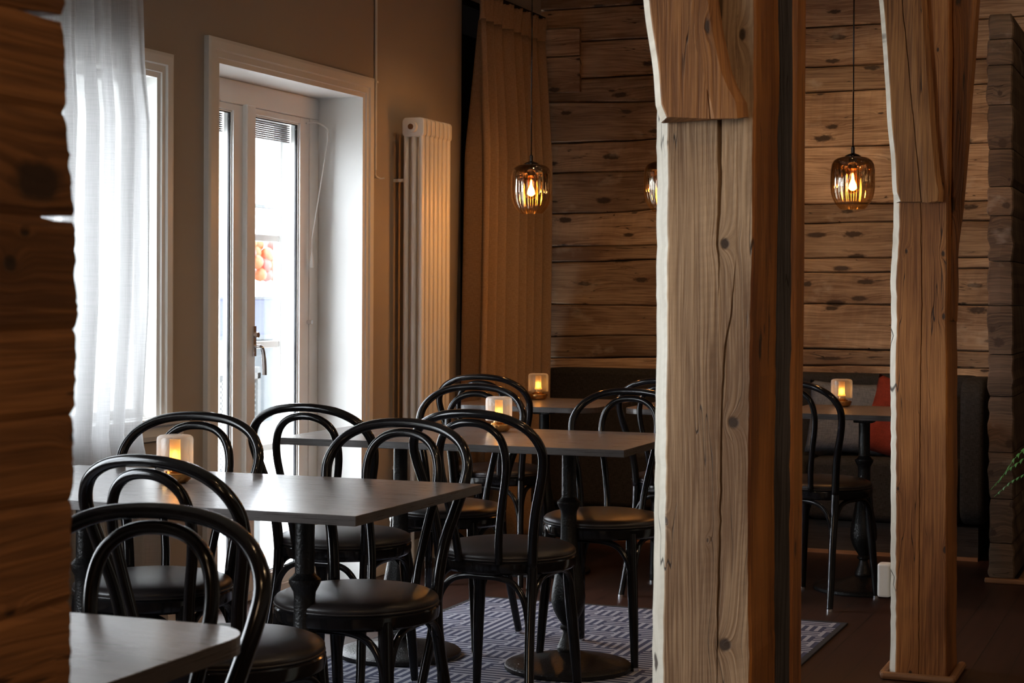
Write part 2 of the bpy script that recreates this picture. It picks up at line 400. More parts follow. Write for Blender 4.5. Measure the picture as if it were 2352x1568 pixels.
def tube(bm, path, rad, n=12, ref=None, flat=1.0, cap=True, mi=0):
    """sweep; rad number or list; flat scales the section along the reference normal"""
    path = [Vector(p) for p in path]; m = len(path)
    rads = rad if isinstance(rad, (list, tuple)) else [rad]*m
    ref = Vector(ref) if ref else None
    T0 = (path[1]-path[0]).normalized()
    nrm = ref or (Vector((0, 0, 1)) if abs(T0.z) < .9 else Vector((1, 0, 0)))
    rings = []
    for i in range(m):
        T = (path[min(i+1, m-1)]-path[max(i-1, 0)]).normalized()
        if ref: nrm = ref
        N = (nrm-T*nrm.dot(T)).normalized(); B = T.cross(N); nrm = N
        rings.append([bm.verts.new(path[i]+(N*cos(2*pi*k/n)*flat+B*sin(2*pi*k/n))*rads[i]) for k in range(n)])
    for i in range(m-1):
        for k in range(n):
            quad(bm, rings[i][k], rings[i][(k+1) % n], rings[i+1][(k+1) % n], rings[i+1][k], mi)
    if cap:
        bm.faces.new(list(reversed(rings[0]))); bm.faces.new(rings[-1])
    return rings
def prism(bm, poly, z0, z1, mi=0):
    a = [bm.verts.new((x, y, z0)) for x, y in poly]; b = [bm.verts.new((x, y, z1)) for x, y in poly]
    bm.faces.new(list(reversed(a))); bm.faces.new(b); n = len(poly)
    for i in range(n): quad(bm, a[i], a[(i+1) % n], b[(i+1) % n], b[i], mi)
def rrect(w, h, r, n=8):
    pts = []
    for cx, cy, a0 in ((w/2-r, h/2-r, 0), (-w/2+r, h/2-r, 90), (-w/2+r, -h/2+r, 180), (w/2-r, -h/2+r, 270)):
        for k in range(n+1):
            a = radians(a0+90*k/n); pts.append((cx+r*cos(a), cy+r*sin(a)))
    return pts
def grid_sheet(bm, fn, nu, nv):
    vs = [[bm.verts.new(fn(i/nu, j/nv)) for j in range(nv+1)] for i in range(nu+1)]
    for i in range(nu):
        for j in range(nv): quad(bm, vs[i][j], vs[i+1][j], vs[i+1][j+1], vs[i][j+1])
    return vs
def hsh(x):
    v = sin(x*127.1+311.7)*43758.5453; return v-math.floor(v)
def vn(x):
    i = math.floor(x); f = x-i; f = f*f*(3-2*f); return (hsh(i)*(1-f)+hsh(i+1)*f)*2-1
def structure(o, **kw): o['kind'] = 'structure'; return o

# ------------------------------------------------------------------ room shell
H = 2.95
def room():
    bm = NB(); box(bm, -.22, 6.2, -3, 9.1, -.12, 0); structure(link('floor', bm, 'floor'))
    bm = NB(); box(bm, -.45, 6.2, -3, 9.1, H, H+.1); structure(link('ceiling', bm, 'ceiling'))
    # window wall with its openings
    bm = NB(); ys = -3; X0 = -.42
    ops = sorted(OPEN)
    for (a, b, z0, z1) in ops:
        box(bm, X0, 0, ys, a, 0, H)
        if z0 > 0: box(bm, X0, 0, a, b, 0, z0)
        box(bm, X0, 0, a, b, z1, H); ys = b
    box(bm, X0, 0, ys, 7.815, 0, H)
    box(bm, X0, 0, 7.815, 8.9, 2.66, H, 0)
    # dark recess behind the tan curtain
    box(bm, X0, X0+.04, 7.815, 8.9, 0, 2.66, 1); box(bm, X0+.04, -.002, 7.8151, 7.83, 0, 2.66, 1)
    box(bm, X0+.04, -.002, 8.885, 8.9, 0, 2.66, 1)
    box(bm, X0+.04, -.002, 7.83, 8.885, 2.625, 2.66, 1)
    structure(link('wall_left', bm, ['wall', 'alcove']))
    bm = NB(); box(bm, 6.1, 6.2, -3, 9.1, 0, H); structure(link('wall_right', bm, 'backpaint'))
    bm = NB(); box(bm, -.42, 6.1, -3.1, -3, 0, H); structure(link('wall_front', bm, 'backpaint'))
room()

def wall_back():
    bm = NB(); l = bm.verts.layers.float.new('bid')
    box(bm, -.42, 6.1, 9.0, 9.1, 0, H, 0, .3)
    secs = [(0, 1.17, [0, .25, .48, .70, .898, 1.014, 1.176, 1.407, 1.492, 1.672, 1.88, 2.049, 2.25, 2.381, 2.579, 2.76, 2.95]),
            (1.172, 6.1, [0, .22, .45, .68, .869, .953, 1.184, 1.355, 1.428, 1.602, 1.696, 1.977, 2.262, 2.399, 2.587, 2.77, 2.95])]
    k = 0
    for (x0, x1, zs) in secs:
        n = max(8, int((x1-x0)/.06))
        def zedge(j, x, zs=zs, x0=x0):
            if j == 0: return 0
            if j == len(zs)-1: return H
            return zs[j]+.010*vn(x*1.3+j*17)+.004*vn(x*6+j*31)+ (x-x0-.4)*.006
        for j in range(len(zs)-1):
            k += 1; dy = .004*vn(k*3.3); bid = k*.173
            for i in range(n):
                pass
            rows = []
            for i in range(n+1):
                x = x0+(x1-x0)*i/n; g1 = .0015+.003*abs(vn(x*2.1+j*5)); g2 = .0015+.003*abs(vn(x*2.1+(j+1)*5))
                za, zb = zedge(j, x)+g1, zedge(j+1, x)-g2; y = 8.9+dy+.003*vn(x*1.7+k); c = .006
                rows.append([bm.verts.new(p) for p in ((x, 9.0, za), (x, y+c, za), (x, y, za+c), (x, y, zb-c), (x, y+c, zb), (x, 9.0, zb))])
            for r in rows:
                for v in r: v[l] = bid
            for i in range(n):
                for q in range(5): quad(bm, rows[i][q], rows[i+1][q], rows[i+1][q+1], rows[i][q+1])
            bm.faces.new(rows[0]); bm.faces.new(list(reversed(rows[-1])))
    # interlocked log ends of the corner
    for (a, b, xe, bid) in ((2.505, 2.645, .229, 9.1), (2.31, 2.495, .231, 9.7)):
        box(bm, .001, xe, 8.872, 8.9, a, b, 0, bid)
        for (dz) in (.25, .5, .75): tubev(bm, (xe-.03, 8.873, a+(b-a)*dz), .005, bid)
    structure(link('wall_back', bm, ['plank']))
def tubev(bm, c, r, bid):
    n = 8; vs = [bm.verts.new((c[0]+r*cos(2*pi*i/n), c[1]-.003, c[2]+r*sin(2*pi*i/n))) for i in range(n)]
    w = [bm.verts.new((v.co.x, c[1]+.003, v.co.z)) for v in vs]; bm.faces.new(vs)
    for i in range(n): quad(bm, vs[i], w[i], w[(i+1) % n], vs[(i+1) % n])
    setbid(bm, vs+w, bid)
wall_back()

def wall_near():
    """plank partition close on the left: board ends are rough, two seams gape at the end"""
    bm = NB(); l = bm.verts.layers.float.new('bid')
    X1, T = 2.32, .05
    seams = [0, .14, .27, .40, .53, .66, .78, .918, 1.018, 1.103, 1.183, 1.295, 1.398, 1.485, 1.60, 1.74, 1.9, 2.08, 2.26, 2.45, 2.64, 2.82, 2.95]
    def yend(z):
        base = [(0, 1.44), (.9, 1.444), (1.1, 1.449), (1.18, 1.455), (1.295, 1.450), (1.33, 1.444), (1.40, 1.434), (1.49, 1.431), (3, 1.42)]
        for (a, b) in zip(base, base[1:]):
            if a[0] <= z <= b[0]: y = a[1]+(b[1]-a[1])*(z-a[0])/(b[0]-a[0]); break
        return y+.0016*vn(z*260)+.0014*vn(z*90)+.001*vn(z*30)
    for j in range(len(seams)-1):
        z0, z1 = seams[j], seams[j+1]; nz = max(4, int((z1-z0)/.004)); ys = [-1.2, .4, 1.0, 1.25, 1.33, 1.37, 1.40, 1.42]
        def zt(y, top):
            s = z1 if top else z0
            gap = .00005
            if abs(s-1.485) < .001: gap = .00005+.0032*min(1, max(0, (y-1.375)/.03))
            if abs(s-1.295) < .001: gap = .00005+.0028*min(1, max(0, (y-1.405)/.012))
            tilt = .003*vn(y*3+s*9)
            return s+tilt*(0 if s in (0, 2.95) else 1)+(-gap if top else gap)
        cols = []
        for q in range(len(ys)+1):
            col = []
            for i in range(nz+1):
                t = i/nz
                if q < len(ys): y = ys[q]
                else: y = yend(z0+(z1-z0)*t) - (.0015 if i in (0, nz) else 0)
                z = zt(y, 0)*(1-t)+zt(y, 1)*t
                b = .003*(max(0, 1-t*nz/2)+max(0, 1-(1-t)*nz/2))
                col.append((bm.verts.new((X1-b, y, z)), bm.verts.new((X1-T+b, y, z))))
            cols.append(col)
        for c in cols:
            for p in c:
                p[0][l] = p[1][l] = j*.37
        for q in range(len(cols)-1):
            for i in range(nz):
                a, b, c, d = cols[q][i], cols[q+1][i], cols[q+1][i+1], cols[q][i+1]
                quad(bm, a[0], b[0], c[0], d[0]); quad(bm, a[1], d[1], c[1], b[1])
            quad(bm, cols[q][0][0], cols[q][0][1], cols[q+1][0][1], cols[q+1][0][0])
            quad(bm, cols[q][nz][0], cols[q+1][nz][0], cols[q+1][nz][1], cols[q][nz][1])
        for i in range(nz):
            quad(bm, cols[-1][i][0], cols[-1][i][1], cols[-1][i+1][1], cols[-1][i+1][0])
            quad(bm, cols[0][i][0], cols[0][i+1][0], cols[0][i+1][1], cols[0][i][1])
    structure(link('wall_near', bm, 'plank_near'))
wall_near()

def wall_far_right():
    """stub of a log wall seen end-on at the far right"""
    bm = NB(); l = bm.verts.layers.float.new('bid')
    zs = [0.02, .17, .36, .56, .80, .98, 1.19, 1.38, 1.575, 1.70, 1.86, 2.05, 2.22, 2.33, 2.44]
    for j in range(len(zs)-1):
        n = 10; bid = 2+j*.41; ox = .003*vn(j*7.7); rows = []
        for i in range(n+1):
            t = i/n; z = zs[j]+.002+(zs[j+1]-zs[j]-.004)*t; b = .004*(2*abs(t-.5))**6
            xl = 2.462+ox+.006*vn(z*25)+.01*(1-z/2.4)*2+b; xr = 2.566+ox*.5+.004*vn(z*31+9)+.025*(1-z/2.4)-b
            yf = 7.80+b+.006*vn(z*9)
            rows.append([bm.verts.new(p) for p in ((xl, 8.87, z), (xl, yf+.006, z), (xl+.006, yf, z), ((xl+xr)/2, yf-.003, z), (xr-.006, yf, z), (xr, yf+.006, z), (xr, 8.87, z))])
        for r in rows:
            for v in r: v[l] = bid
        for i in range(n):
            for q in range(6): quad(bm, rows[i][q], rows[i+1][q], rows[i+1][q+1], rows[i][q+1])
        bm.faces.new(list(reversed(rows[0]))); bm.faces.new(rows[-1])
    structure(link('wall_far_right', bm, 'darklog'))
    bm = NB(); box(bm, 2.47, 2.64, 7.77, 7.80, .0, .022); box(bm, 2.605, 2.64, 7.80, 8.86, 0, .022)
    structure(link('trim_5', bm, 'trimwood', bevel=.006))
wall_far_right()

# ------------------------------------------------------------------ casings, reveals
def frame_profile(y0, y1, z0, z1, w, bottom=False):
    """mitred stepped casing around an opening (y0..y1, z0..z1), outside width w, on wall plane X=0"""
    bm = NB()
    prof = [(-.006, -.012), (-.006, .010), (.012, .012), (.014, .018), (w*.45, .016), (w*.5, .024), (w-.012, .024), (w, .020), (w, 0.0)]
    # corner loops going round: left-bottom, left-top, right-top, right-bottom (+close)
    def corner(k, d):
        if k == 0: return (y0-d, (z0-d) if bottom else z0)
        if k == 1: return (y0-d, z1+d)
        if k == 2: return (y1+d, z1+d)
        return (y1+d, (z0-d) if bottom else z0)
    loops = []
    for k in range(4): loops.append([bm.verts.new((x, *corner(k, d))) for d, x in prof])
    pairs = [(0, 1), (1, 2), (2, 3)]+([(3, 0)] if bottom else [])
    for a, b in pairs:
        for q in range(len(prof)-1): quad(bm, loops[a][q], loops[b][q], loops[b][q+1], loops[a][q+1])
    if not bottom:
        bm.faces.new(loops[0]); bm.faces.new(list(reversed(loops[3])))
    return bm
def casings():
    a = OPEN[2]; structure(link('trim_1', frame_profile(a[0], a[1], 0, a[3], .083), 'white'))
    a = OPEN[1]; structure(link('trim_2', frame_profile(a[0], a[1], a[2], a[3], .083), 'white'))
    # reveal linings: thin white boards
    for i, (y0, y1, z0, z1) in enumerate(OPEN):
        bm = NB(); t = .004; d = -.40 if i == 3 else -.40
        box(bm, d, -.001, y0-.001, y0+t, z0, z1); box(bm, d, -.001, y1-t, y1+.001, z0, z1); box(bm, d, -.001, y0+t, y1-t, z1-t, z1+.001)
        if z0 > 0: box(bm, d, -.001, y0+t, y1-t, z0-.001, z0+t)
        structure(link('trim_%d' % (10+i), bm, 'white'))
    # window sill nose
    bm = NB(); poly = [(-.02, .0), (.045, .0), (.05, -.008), (.045, -.022), (.022, -.03), (.022, -.062), (.014, -.078), (-.02, -.078)]
    y0, y1 = 3.8, 5.315
    a = [bm.verts.new((x, y0, .797+z)) for x, z in poly]; b = [bm.verts.new((x, y1, .797+z)) for x, z in poly]
    bm.faces.new(a); bm.faces.new(list(reversed(b)))
    for i in range(len(poly)): quad(bm, a[i], b[i], b[(i+1) % len(poly)], a[(i+1) % len(poly)])
    structure(link('trim_3', bm, 'white'))
    bm = NB(); box(bm, 0, .016, 2.6, 5.47, 0, .11); box(bm, 0, .016, 6.83, 7.81, 0, .11)
    structure(link('baseboard_left', bm, 'white', bevel=.004))
    # cable conduit running down the wall beside the casing, with its bent end
    bm = NB(); tube(bm, [(.008, 6.862, H-.02), (.008, 6.862, 1.76)], .006, 8)
    tube(bm, smooth_path([(.008, 6.862, 1.76), (.009, 6.866, 1.735), (.02, 6.885, 1.725), (.035, 6.895, 1.727)], 5), .0035, 8)
    box(bm, 0, .016, 6.852, 6.872, 2.135, 2.143); box(bm, 0, .016, 6.852, 6.872, 2.62, 2.628)
    tag(link('cable_conduit', bm, 'white', smooth='auto'), 'thin white cable conduit running down the wall between the balcony door casing and radiator', 'conduit')
casings()

def window(n, op, xf=-.06, mull=True):
    y0, y1, z0, z1 = op; y0 += .004; y1 -= .004; z0 += .004; z1 -= .004
    w = thing('window_%d' % n, None, None, (0, 0, 0), kind='structure')
    bm = NB(); f = .03
    for (a, b, c, d) in ((y0, y0+f, z0, z1), (y1-f, y1, z0, z1), (y0+f, y1-f, z0, z0+f), (y0+f, y1-f, z1-f, z1)): box(bm, xf-.045, xf, a, b, c, d)
    if mull: box(bm, xf-.045, xf, (y0+y1)/2-.03, (y0+y1)/2+.03, z0+f, z1-f)
    link('window_frame', bm, 'white', w, bevel=.006)
    spans = [(y0+f, (y0+y1)/2-.03), ((y0+y1)/2+.03, y1-f)] if mull else [(y0+f, y1-f)]
    for a, b in spans:
        bm = NB(); box(bm, xf-.028, xf-.022, a, b, z0+f, z1-f); link('window_pane', bm, 'pane', w)
for i, op in enumerate(OPEN[:2]): window(i+1, op)

def balcony_door():
    d = thing('door_1', None, None, (0, 0, 0), kind='structure')
    X = -.2; y0, y1 = 5.565, 6.735
    bm = NB()   # fixed frame: head + jambs + threshold
    box(bm, X-.10, X, y0, y1, 1.968, 2.060); box(bm, X-.10, X, y0, 5.61, .03, 1.968); box(bm, X-.10, X, 6.656, y1, .03, 1.968); box(bm, X-.10, X+.01, y0, y1, 0, .03)
    link('door_frame', bm, 'white', d, bevel=.004)
    for side, (a, b, g0, g1) in enumerate(((5.612, 6.102, 5.665, 6.032), (6.168, 6.654, 6.180, 6.577))):
        bm = NB(); x1 = X-.004; x0 = X-.05
        box(bm, x0, x1, a, g0, .032, 1.966); box(bm, x0, x1, g1, b, .032, 1.966); box(bm, x0, x1, g0, g1, .032, .085); box(bm, x0, x1, g0, g1, 1.941, 1.966)
        # inner glazing beads
        for (p, q, r, s) in ((g0, g0+.005, .085, 1.941), (g1-.006, g1, .085, 1.941), (g0, g1, 1.934, 1.941), (g0, g1, .085, .092)): box(bm, x0+.034, x1-.008, p, q, r, s)
        lf = link('door_leaf', bm, 'white', d, bevel=.003)
        bm = NB(); box(bm, x0+.020, x0+.024, g0, g1, .085, 1.941); link('glass_pane', bm, 'pane', lf)
        bm = NB(); xs0, xs1 = x0+.024, x0+.032
        for (p, q, r, t_) in ((g0, g0+.010, .085, 1.941), (g1-.010, g1, .085, 1.941), (g0+.010, g1-.010, 1.931, 1.941), (g0+.010, g1-.010, .085, .095)): box(bm, xs0, xs1, p, q, r, t_)
        link('glazing_seal', bm, 'seal', lf)
        # gathered blind between the panes
        bm = NB()
        for k in range(9): box(bm, x0-.018, x0-.002, g0+.004, g1-.004, 1.932-.0085*k-.005, 1.932-.0085*k)
        link('blind', bm, 'blind', lf)
        # outer casement with glazing bars
        bm = NB(); ox0, ox1 = X-.115, X-.08; o0, o1 = g0+.004, g1-.03
        box(bm, ox0, ox1, g0-.03, o0, .04, 1.955); box(bm, ox0, ox1, o1, g1+.03, .04, 1.955); box(bm, ox0, ox1, o0, o1, 1.93, 1.955); box(bm, ox0, ox1, o0, o1, .04, .09)
        for zb in (1.455, 1.013, .585): box(bm, ox0+.005, ox1-.005, o0, o1, zb-.014, zb+.014)
        link('outer_sash', bm, 'white', lf, bevel=.003)
        bm = NB(); box(bm, ox0+.014, ox0+.018, o0, o1, .09, 1.93); link('outer_glass_pane', bm, 'pane', lf)
        if side == 1: right = lf
    bm = NB(); box(bm, X-.045, X+.018, 6.100, 6.168, .034, 1.972); link('astragal', bm, 'white', d, bevel=.005)
    # handle and lock on the meeting stile
    bm = NB(); yy = 6.166; xx = X+.019
    box(bm, xx, xx+.006, yy-.024, yy-.002, .975, 1.095)
    hp = smooth_path([(xx, yy-.013, 1.012), (xx+.022, yy-.012, 1.014), (xx+.032, yy-.006, 1.010), (xx+.034, yy+.004, .99), (xx+.035, yy+.010, .945), (xx+.035, yy+.013, .90)], 5)
    tube(bm, hp, [.008]*(len(hp)-8)+[.0095]*8, 10); tube(bm, [(xx, yy-.013, 1.06), (xx+.022, yy-.013, 1.06)], .011, 12)
    link('door_handle', bm, 'chrome', right, smooth='auto')
    bm = NB(); tube(bm, [(X-.004, 6.645, 1.105), (X+.018, 6.645, 1.105)], .009, 12); link('catch_knob', bm, 'chrome', right, smooth='auto')
    # stay cord with bracket and tassel pull
    bm = NB(); p = smooth_path([(X, 6.62, 1.945), (X+.03, 6.66, 1.95), (X+.06, 6.70, 1.925), (X+.06, 6.702, 1.90)], 5); tube(bm, p, .0035, 6)
    tube(bm, [(X+.06, 6.702, 1.91), (X+.06, 6.702, 1.87)], .006, 8)
    tube(bm, [(X+.06, 6.702, 1.88), (X+.02, 6.64, 1.46)], .0028, 6); tube(bm, [(X+.02, 6.64, 1.46), (X+.018, 6.642, 1.38)], .0022, 6)
    tube(bm, [(X+.018, 6.642, 1.40), (X+.018, 6.642, 1.385), (X+.018, 6.642, 1.35), (X+.018, 6.642, 1.335)], [.003, .006, .010, .009], 8)
    link('stay_cord', bm, 'white', right, smooth='auto')
balcony_door()

# ------------------------------------------------------------------ curtains
def sheer():
    def fn(u, v):
        z = 2.88*(1-v)+.012*v
        # right edge shape read at heights
        ed = [(0, 5.03), (.44, 4.99), (.76, 4.862), (1.18, 4.905), (1.78, 4.915), (1.96, 4.885), (2.3, 4.872), (2.9, 4.87)]
        for a, b in zip(ed, ed[1:]):
            if a[0] <= z <= b[0]: ye = a[1]+(b[1]-a[1])*(z-a[0])/(b[0]-a[0]); break
        y = 3.75+(ye-3.75)*u
        w = .022+.012*(v)
        x = .12+1.25*w*sin(u*2*pi*11+1.4*sin(v*2.2)+.9*vn(u*7))+.014*sin(u*2*pi*29+v*3)*(1-.6*v)
        if u > .985: x -= .02*(u-.985)/.015
        return (x, y+.010*sin(u*50+v*5)*(u < .99), z)
    bm = NB(); grid_sheet(bm, fn, 260, 60)
    tag(link('sheer_curtain', bm, 'sheer', smooth=True), 'white sheer curtain hanging in soft folds over the left window', 'curtain')
sheer()
def brown():
    c = thing('linen_curtain', 'tan brown linen curtain with pinch pleats hanging in the back corner', 'curtain', (.14, 8.1, 0))
    def prof(u, z, top):
        y0 = 7.70 if z > 2.5 else 7.70-.10*(2.5-z)/2.5
        ph = u*2*pi*9.5+.5*sin(u*7)
        return y0, ph
    def fn(u, v):
        z = 2.53*(1-v)+.012*v; y0 = 7.695-.10*v; y1 = 8.535+.01*sin(v*4)
        ph = u*2*pi*7.3+.9*sin(u*9)+.35*sin(v*3+u*5)
        amp = .024+.046*min(1, v*4)
        s = sin(ph)+.25*sin(2*ph+1); x = amp*s
        return (x+.004*sin(u*60), y0+(y1-y0)*u-8.1+.012*cos(ph), z)
    bm = NB(); grid_sheet(bm, fn, 240, 50); o = link('curtain_drop', bm, 'brownlinen', c, smooth=True)
    md = o.modifiers.new('t', 'SOLIDIFY'); md.thickness = .002
    def fh(u, v):
        z = 2.652*(1-v)+2.53*v; ph = u*2*pi*7.3+.9*sin(u*9)+.35*sin(u*5)
        s = sin(ph); base = (.022)*(s*abs(s)**-.35 if abs(s) > 1e-3 else s)
        pin = .010*sin(u*2*pi*30)+.014*sin(ph+1)
        yy = 7.70+(8.575-7.70)*u*(1-v)+(8.535-7.695)*u*v
        return (pin*(1-v)+base*v+.004*sin(u*60)*v, yy-8.1+.012*cos(ph)*v-.005*v+.0, z)
    bm = NB(); grid_sheet(bm, fh, 240, 8); o = link('pleated_header', bm, 'brownlinen', c, smooth=True)
    md = o.modifiers.new('t', 'SOLIDIFY'); md.thickness = .002
    bm = NB(); box(bm, -.012, .012, -.39, .46, 2.648, 2.662); box(bm, -.139, -.012, -.30, -.28, 2.650, 2.660); link('curtain_track', bm, 'alcove', c)
brown()

# ------------------------------------------------------------------ radiator
def radiator():
    r = thing('column_radiator', 'tall white column radiator mounted on the wall right of the balcony door', 'radiator', (.105, 7.19, 0))
    z0, z1 = .24, 2.0; pitch = .0465; n = 7; y0 = -n*pitch/2
    for k in range(n):
        yc = y0+pitch*(k+.5); bm = NB()
        for xc in (-.037, 0, .037):
            tube(bm, [(xc, yc, z0+.04), (xc, yc, z1-.04)], .0122, 16, ref=(0, 1, 0), flat=1.28)
        # cast heads: rounded plates joining the three tubes
        for (za, zb) in ((z1-.085, z1), (z0, z0+.085)):
            pl = rrect(.104, zb-za, .018, 6); m = (za+zb)/2
            a = [bm.verts.new((x, yc-.0125, m+z)) for x, z in pl]; b = [bm.verts.new((x, yc+.0125, m+z)) for x, z in pl]
            a2 = [bm.verts.new((x*.93, yc-.0158, m+z*.93)) for x, z in pl]; b2 = [bm.verts.new((x*.93, yc+.0158, m+z*.93)) for x, z in pl]
            L = len(pl)
            for i in range(L):
                j = (i+1) % L; quad(bm, a[i], b[i], b[j], a[j]); quad(bm, a2[i], a[i], a[j], a2[j]); quad(bm, b[i], b2[i], b2[j], b[j])
            bm.faces.new(a2); bm.faces.new(list(reversed(b2)))
            tube(bm, [(0, yc-pitch/2, m), (0, yc+pitch/2, m)], .024, 14)
        o = link('radiator_section', bm, 'radiator', r, smooth='auto')
    bm = NB(); tube(bm, [(0, y0-.012, z1-.042), (0, y0+.004, z1-.042)], .024, 20); tube(bm, [(0, y0-.016, z1-.042), (0, y0-.004, z1-.042)], .015, 6)
    p = link('end_plug', bm, 'radiator', r, smooth='auto')
    bm = NB(); tube(bm, [(0, y0-.020, z1-.042), (0, y0-.015, z1-.042)], .0125, 16)
    q = link('brass_vent', bm, 'bronze', p, smooth='auto'); q['label'] = 'small brass vent screw'
    for z in (1.72, .45):
        for ya in (y0+.03, -y0-.05):
            bm = NB(); box(bm, -.104, -.05, ya, ya+.02, z, z+.014); box(bm, -.062, -.048, ya-.02, ya+.04, z+.002, z+.012); link('wall_bracket', bm, 'radiator', r)
    for ya in (y0+.023, -y0-.023):
        bm = NB(); tube(bm, [(0, ya, .245), (0, ya, .0)], .009, 10); link('supply_pipe', bm, 'radiator', r, smooth='auto')
radiator()

# ------------------------------------------------------------------ timber posts
def interp(tab, z):
    if z <= tab[0][0]: return tab[0][1]
    for a, b in zip(tab, tab[1:]):
        if z <= b[0]: return a[1]+(b[1]-a[1])*(z-a[0])/(b[0]-a[0])
    return tab[-1][1]
def shaft(name, parent, zs, left, right, yf, yb, chx, chy, cracks, mats=('post', 'stained', 'daylit_edge'), jig=.003, seed=0):
    """post with a waney left edge coloured as window-lit, front face with grooves, stained right side. cracks: [(path table z->x, width table z->w)]"""
    bm = NB(); l = bm.verts.layers.float.new('bid'); rows = []
    for z in zs:
        xl = interp(left, z)+jig*vn(z*7+seed)+jig*.4*vn(z*40+seed); xr = interp(right, z)+jig*.6*vn(z*6+seed+50)+jig*.3*vn(z*33+seed)
        pts = [(xl-chx+.001*vn(z*11+seed), yb), (xl-chx+.0015*vn(z*5+seed), yf+chy), (xl, yf+.004), (xl+.004, yf)]
        for (cx, cw) in cracks:
            x = interp(cx, z)+.0012*vn(z*45+seed); w = interp(cw, z)
            pts += [(x-w/2-.0005, yf+.0005), (x, yf+min(.04, w*3)), (x+w/2+.0005, yf+.0005)]
        pts += [(xr-.005, yf), (xr, yf+.005), (xr+.002*vn(z*9), yb)]
        rows.append([bm.verts.new((x, y, z)) for x, y in pts])
    for r in rows:
        for v in r: v[l] = .2+seed*.01
    nf = len(rows[0])
    for a, b in zip(rows, rows[1:]):
        for q in range(nf-1):
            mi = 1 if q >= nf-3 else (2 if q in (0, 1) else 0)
            quad(bm, a[q], a[q+1], b[q+1], b[q], mi)
        quad(bm, a[nf-1], a[0], b[0], b[nf-1], 0)
    bm.faces.new(list(reversed(rows[0]))); bm.faces.new(rows[-1])
    return link(name, bm, list(mats), parent)
def frange(a, b, s):
    n = max(1, int(round((b-a)/s))); return [a+(b-a)*i/n for i in range(n+1)]
def leaning(name, parent, zs, left, right, yf, depth, chx, mat, seed=0, bottom_jag=.006, crack=None):
    bm = NB(); l = bm.verts.layers.float.new('bid'); rows = []
    for k, z in enumerate(zs):
        xl = interp(left, z)+.003*vn(z*9+seed); xr = interp(right, z)+.003*vn(z*8+seed+20); y = yf(z) if callable(yf) else yf
        pts = [(xl-chx, y+depth), (xl-chx, y+chx*1.2), (xl, y+.004), (xl+.004, y)]
        if crack:
            x = interp(crack, z)+.001*vn(z*40); pts += [(x-.0014, y+.0004), (x, y+.01), (x+.0014, y+.0004)]
        pts += [((xl+xr)/2+.02, y-.002), (xr-.014, y), (xr, y+.014), (xr, y+depth)]
        rows.append([bm.verts.new((px, py, z+(bottom_jag*vn(px*60+seed) if k == 0 else 0))) for px, py in pts])
    for r in rows:
        for v in r: v[l] = 1.3+seed*.1
    n = len(rows[0])
    for a, b in zip(rows, rows[1:]):
        for q in range(n): quad(bm, a[q], a[(q+1) % n], b[(q+1) % n], b[q], 1 if q < 2 else 0)
    bm.faces.new(list(reversed(rows[0]))); bm.faces.new(rows[-1])
    return link(name, bm, [mat, 'daylit_edge' if chx > .005 else mat], parent)

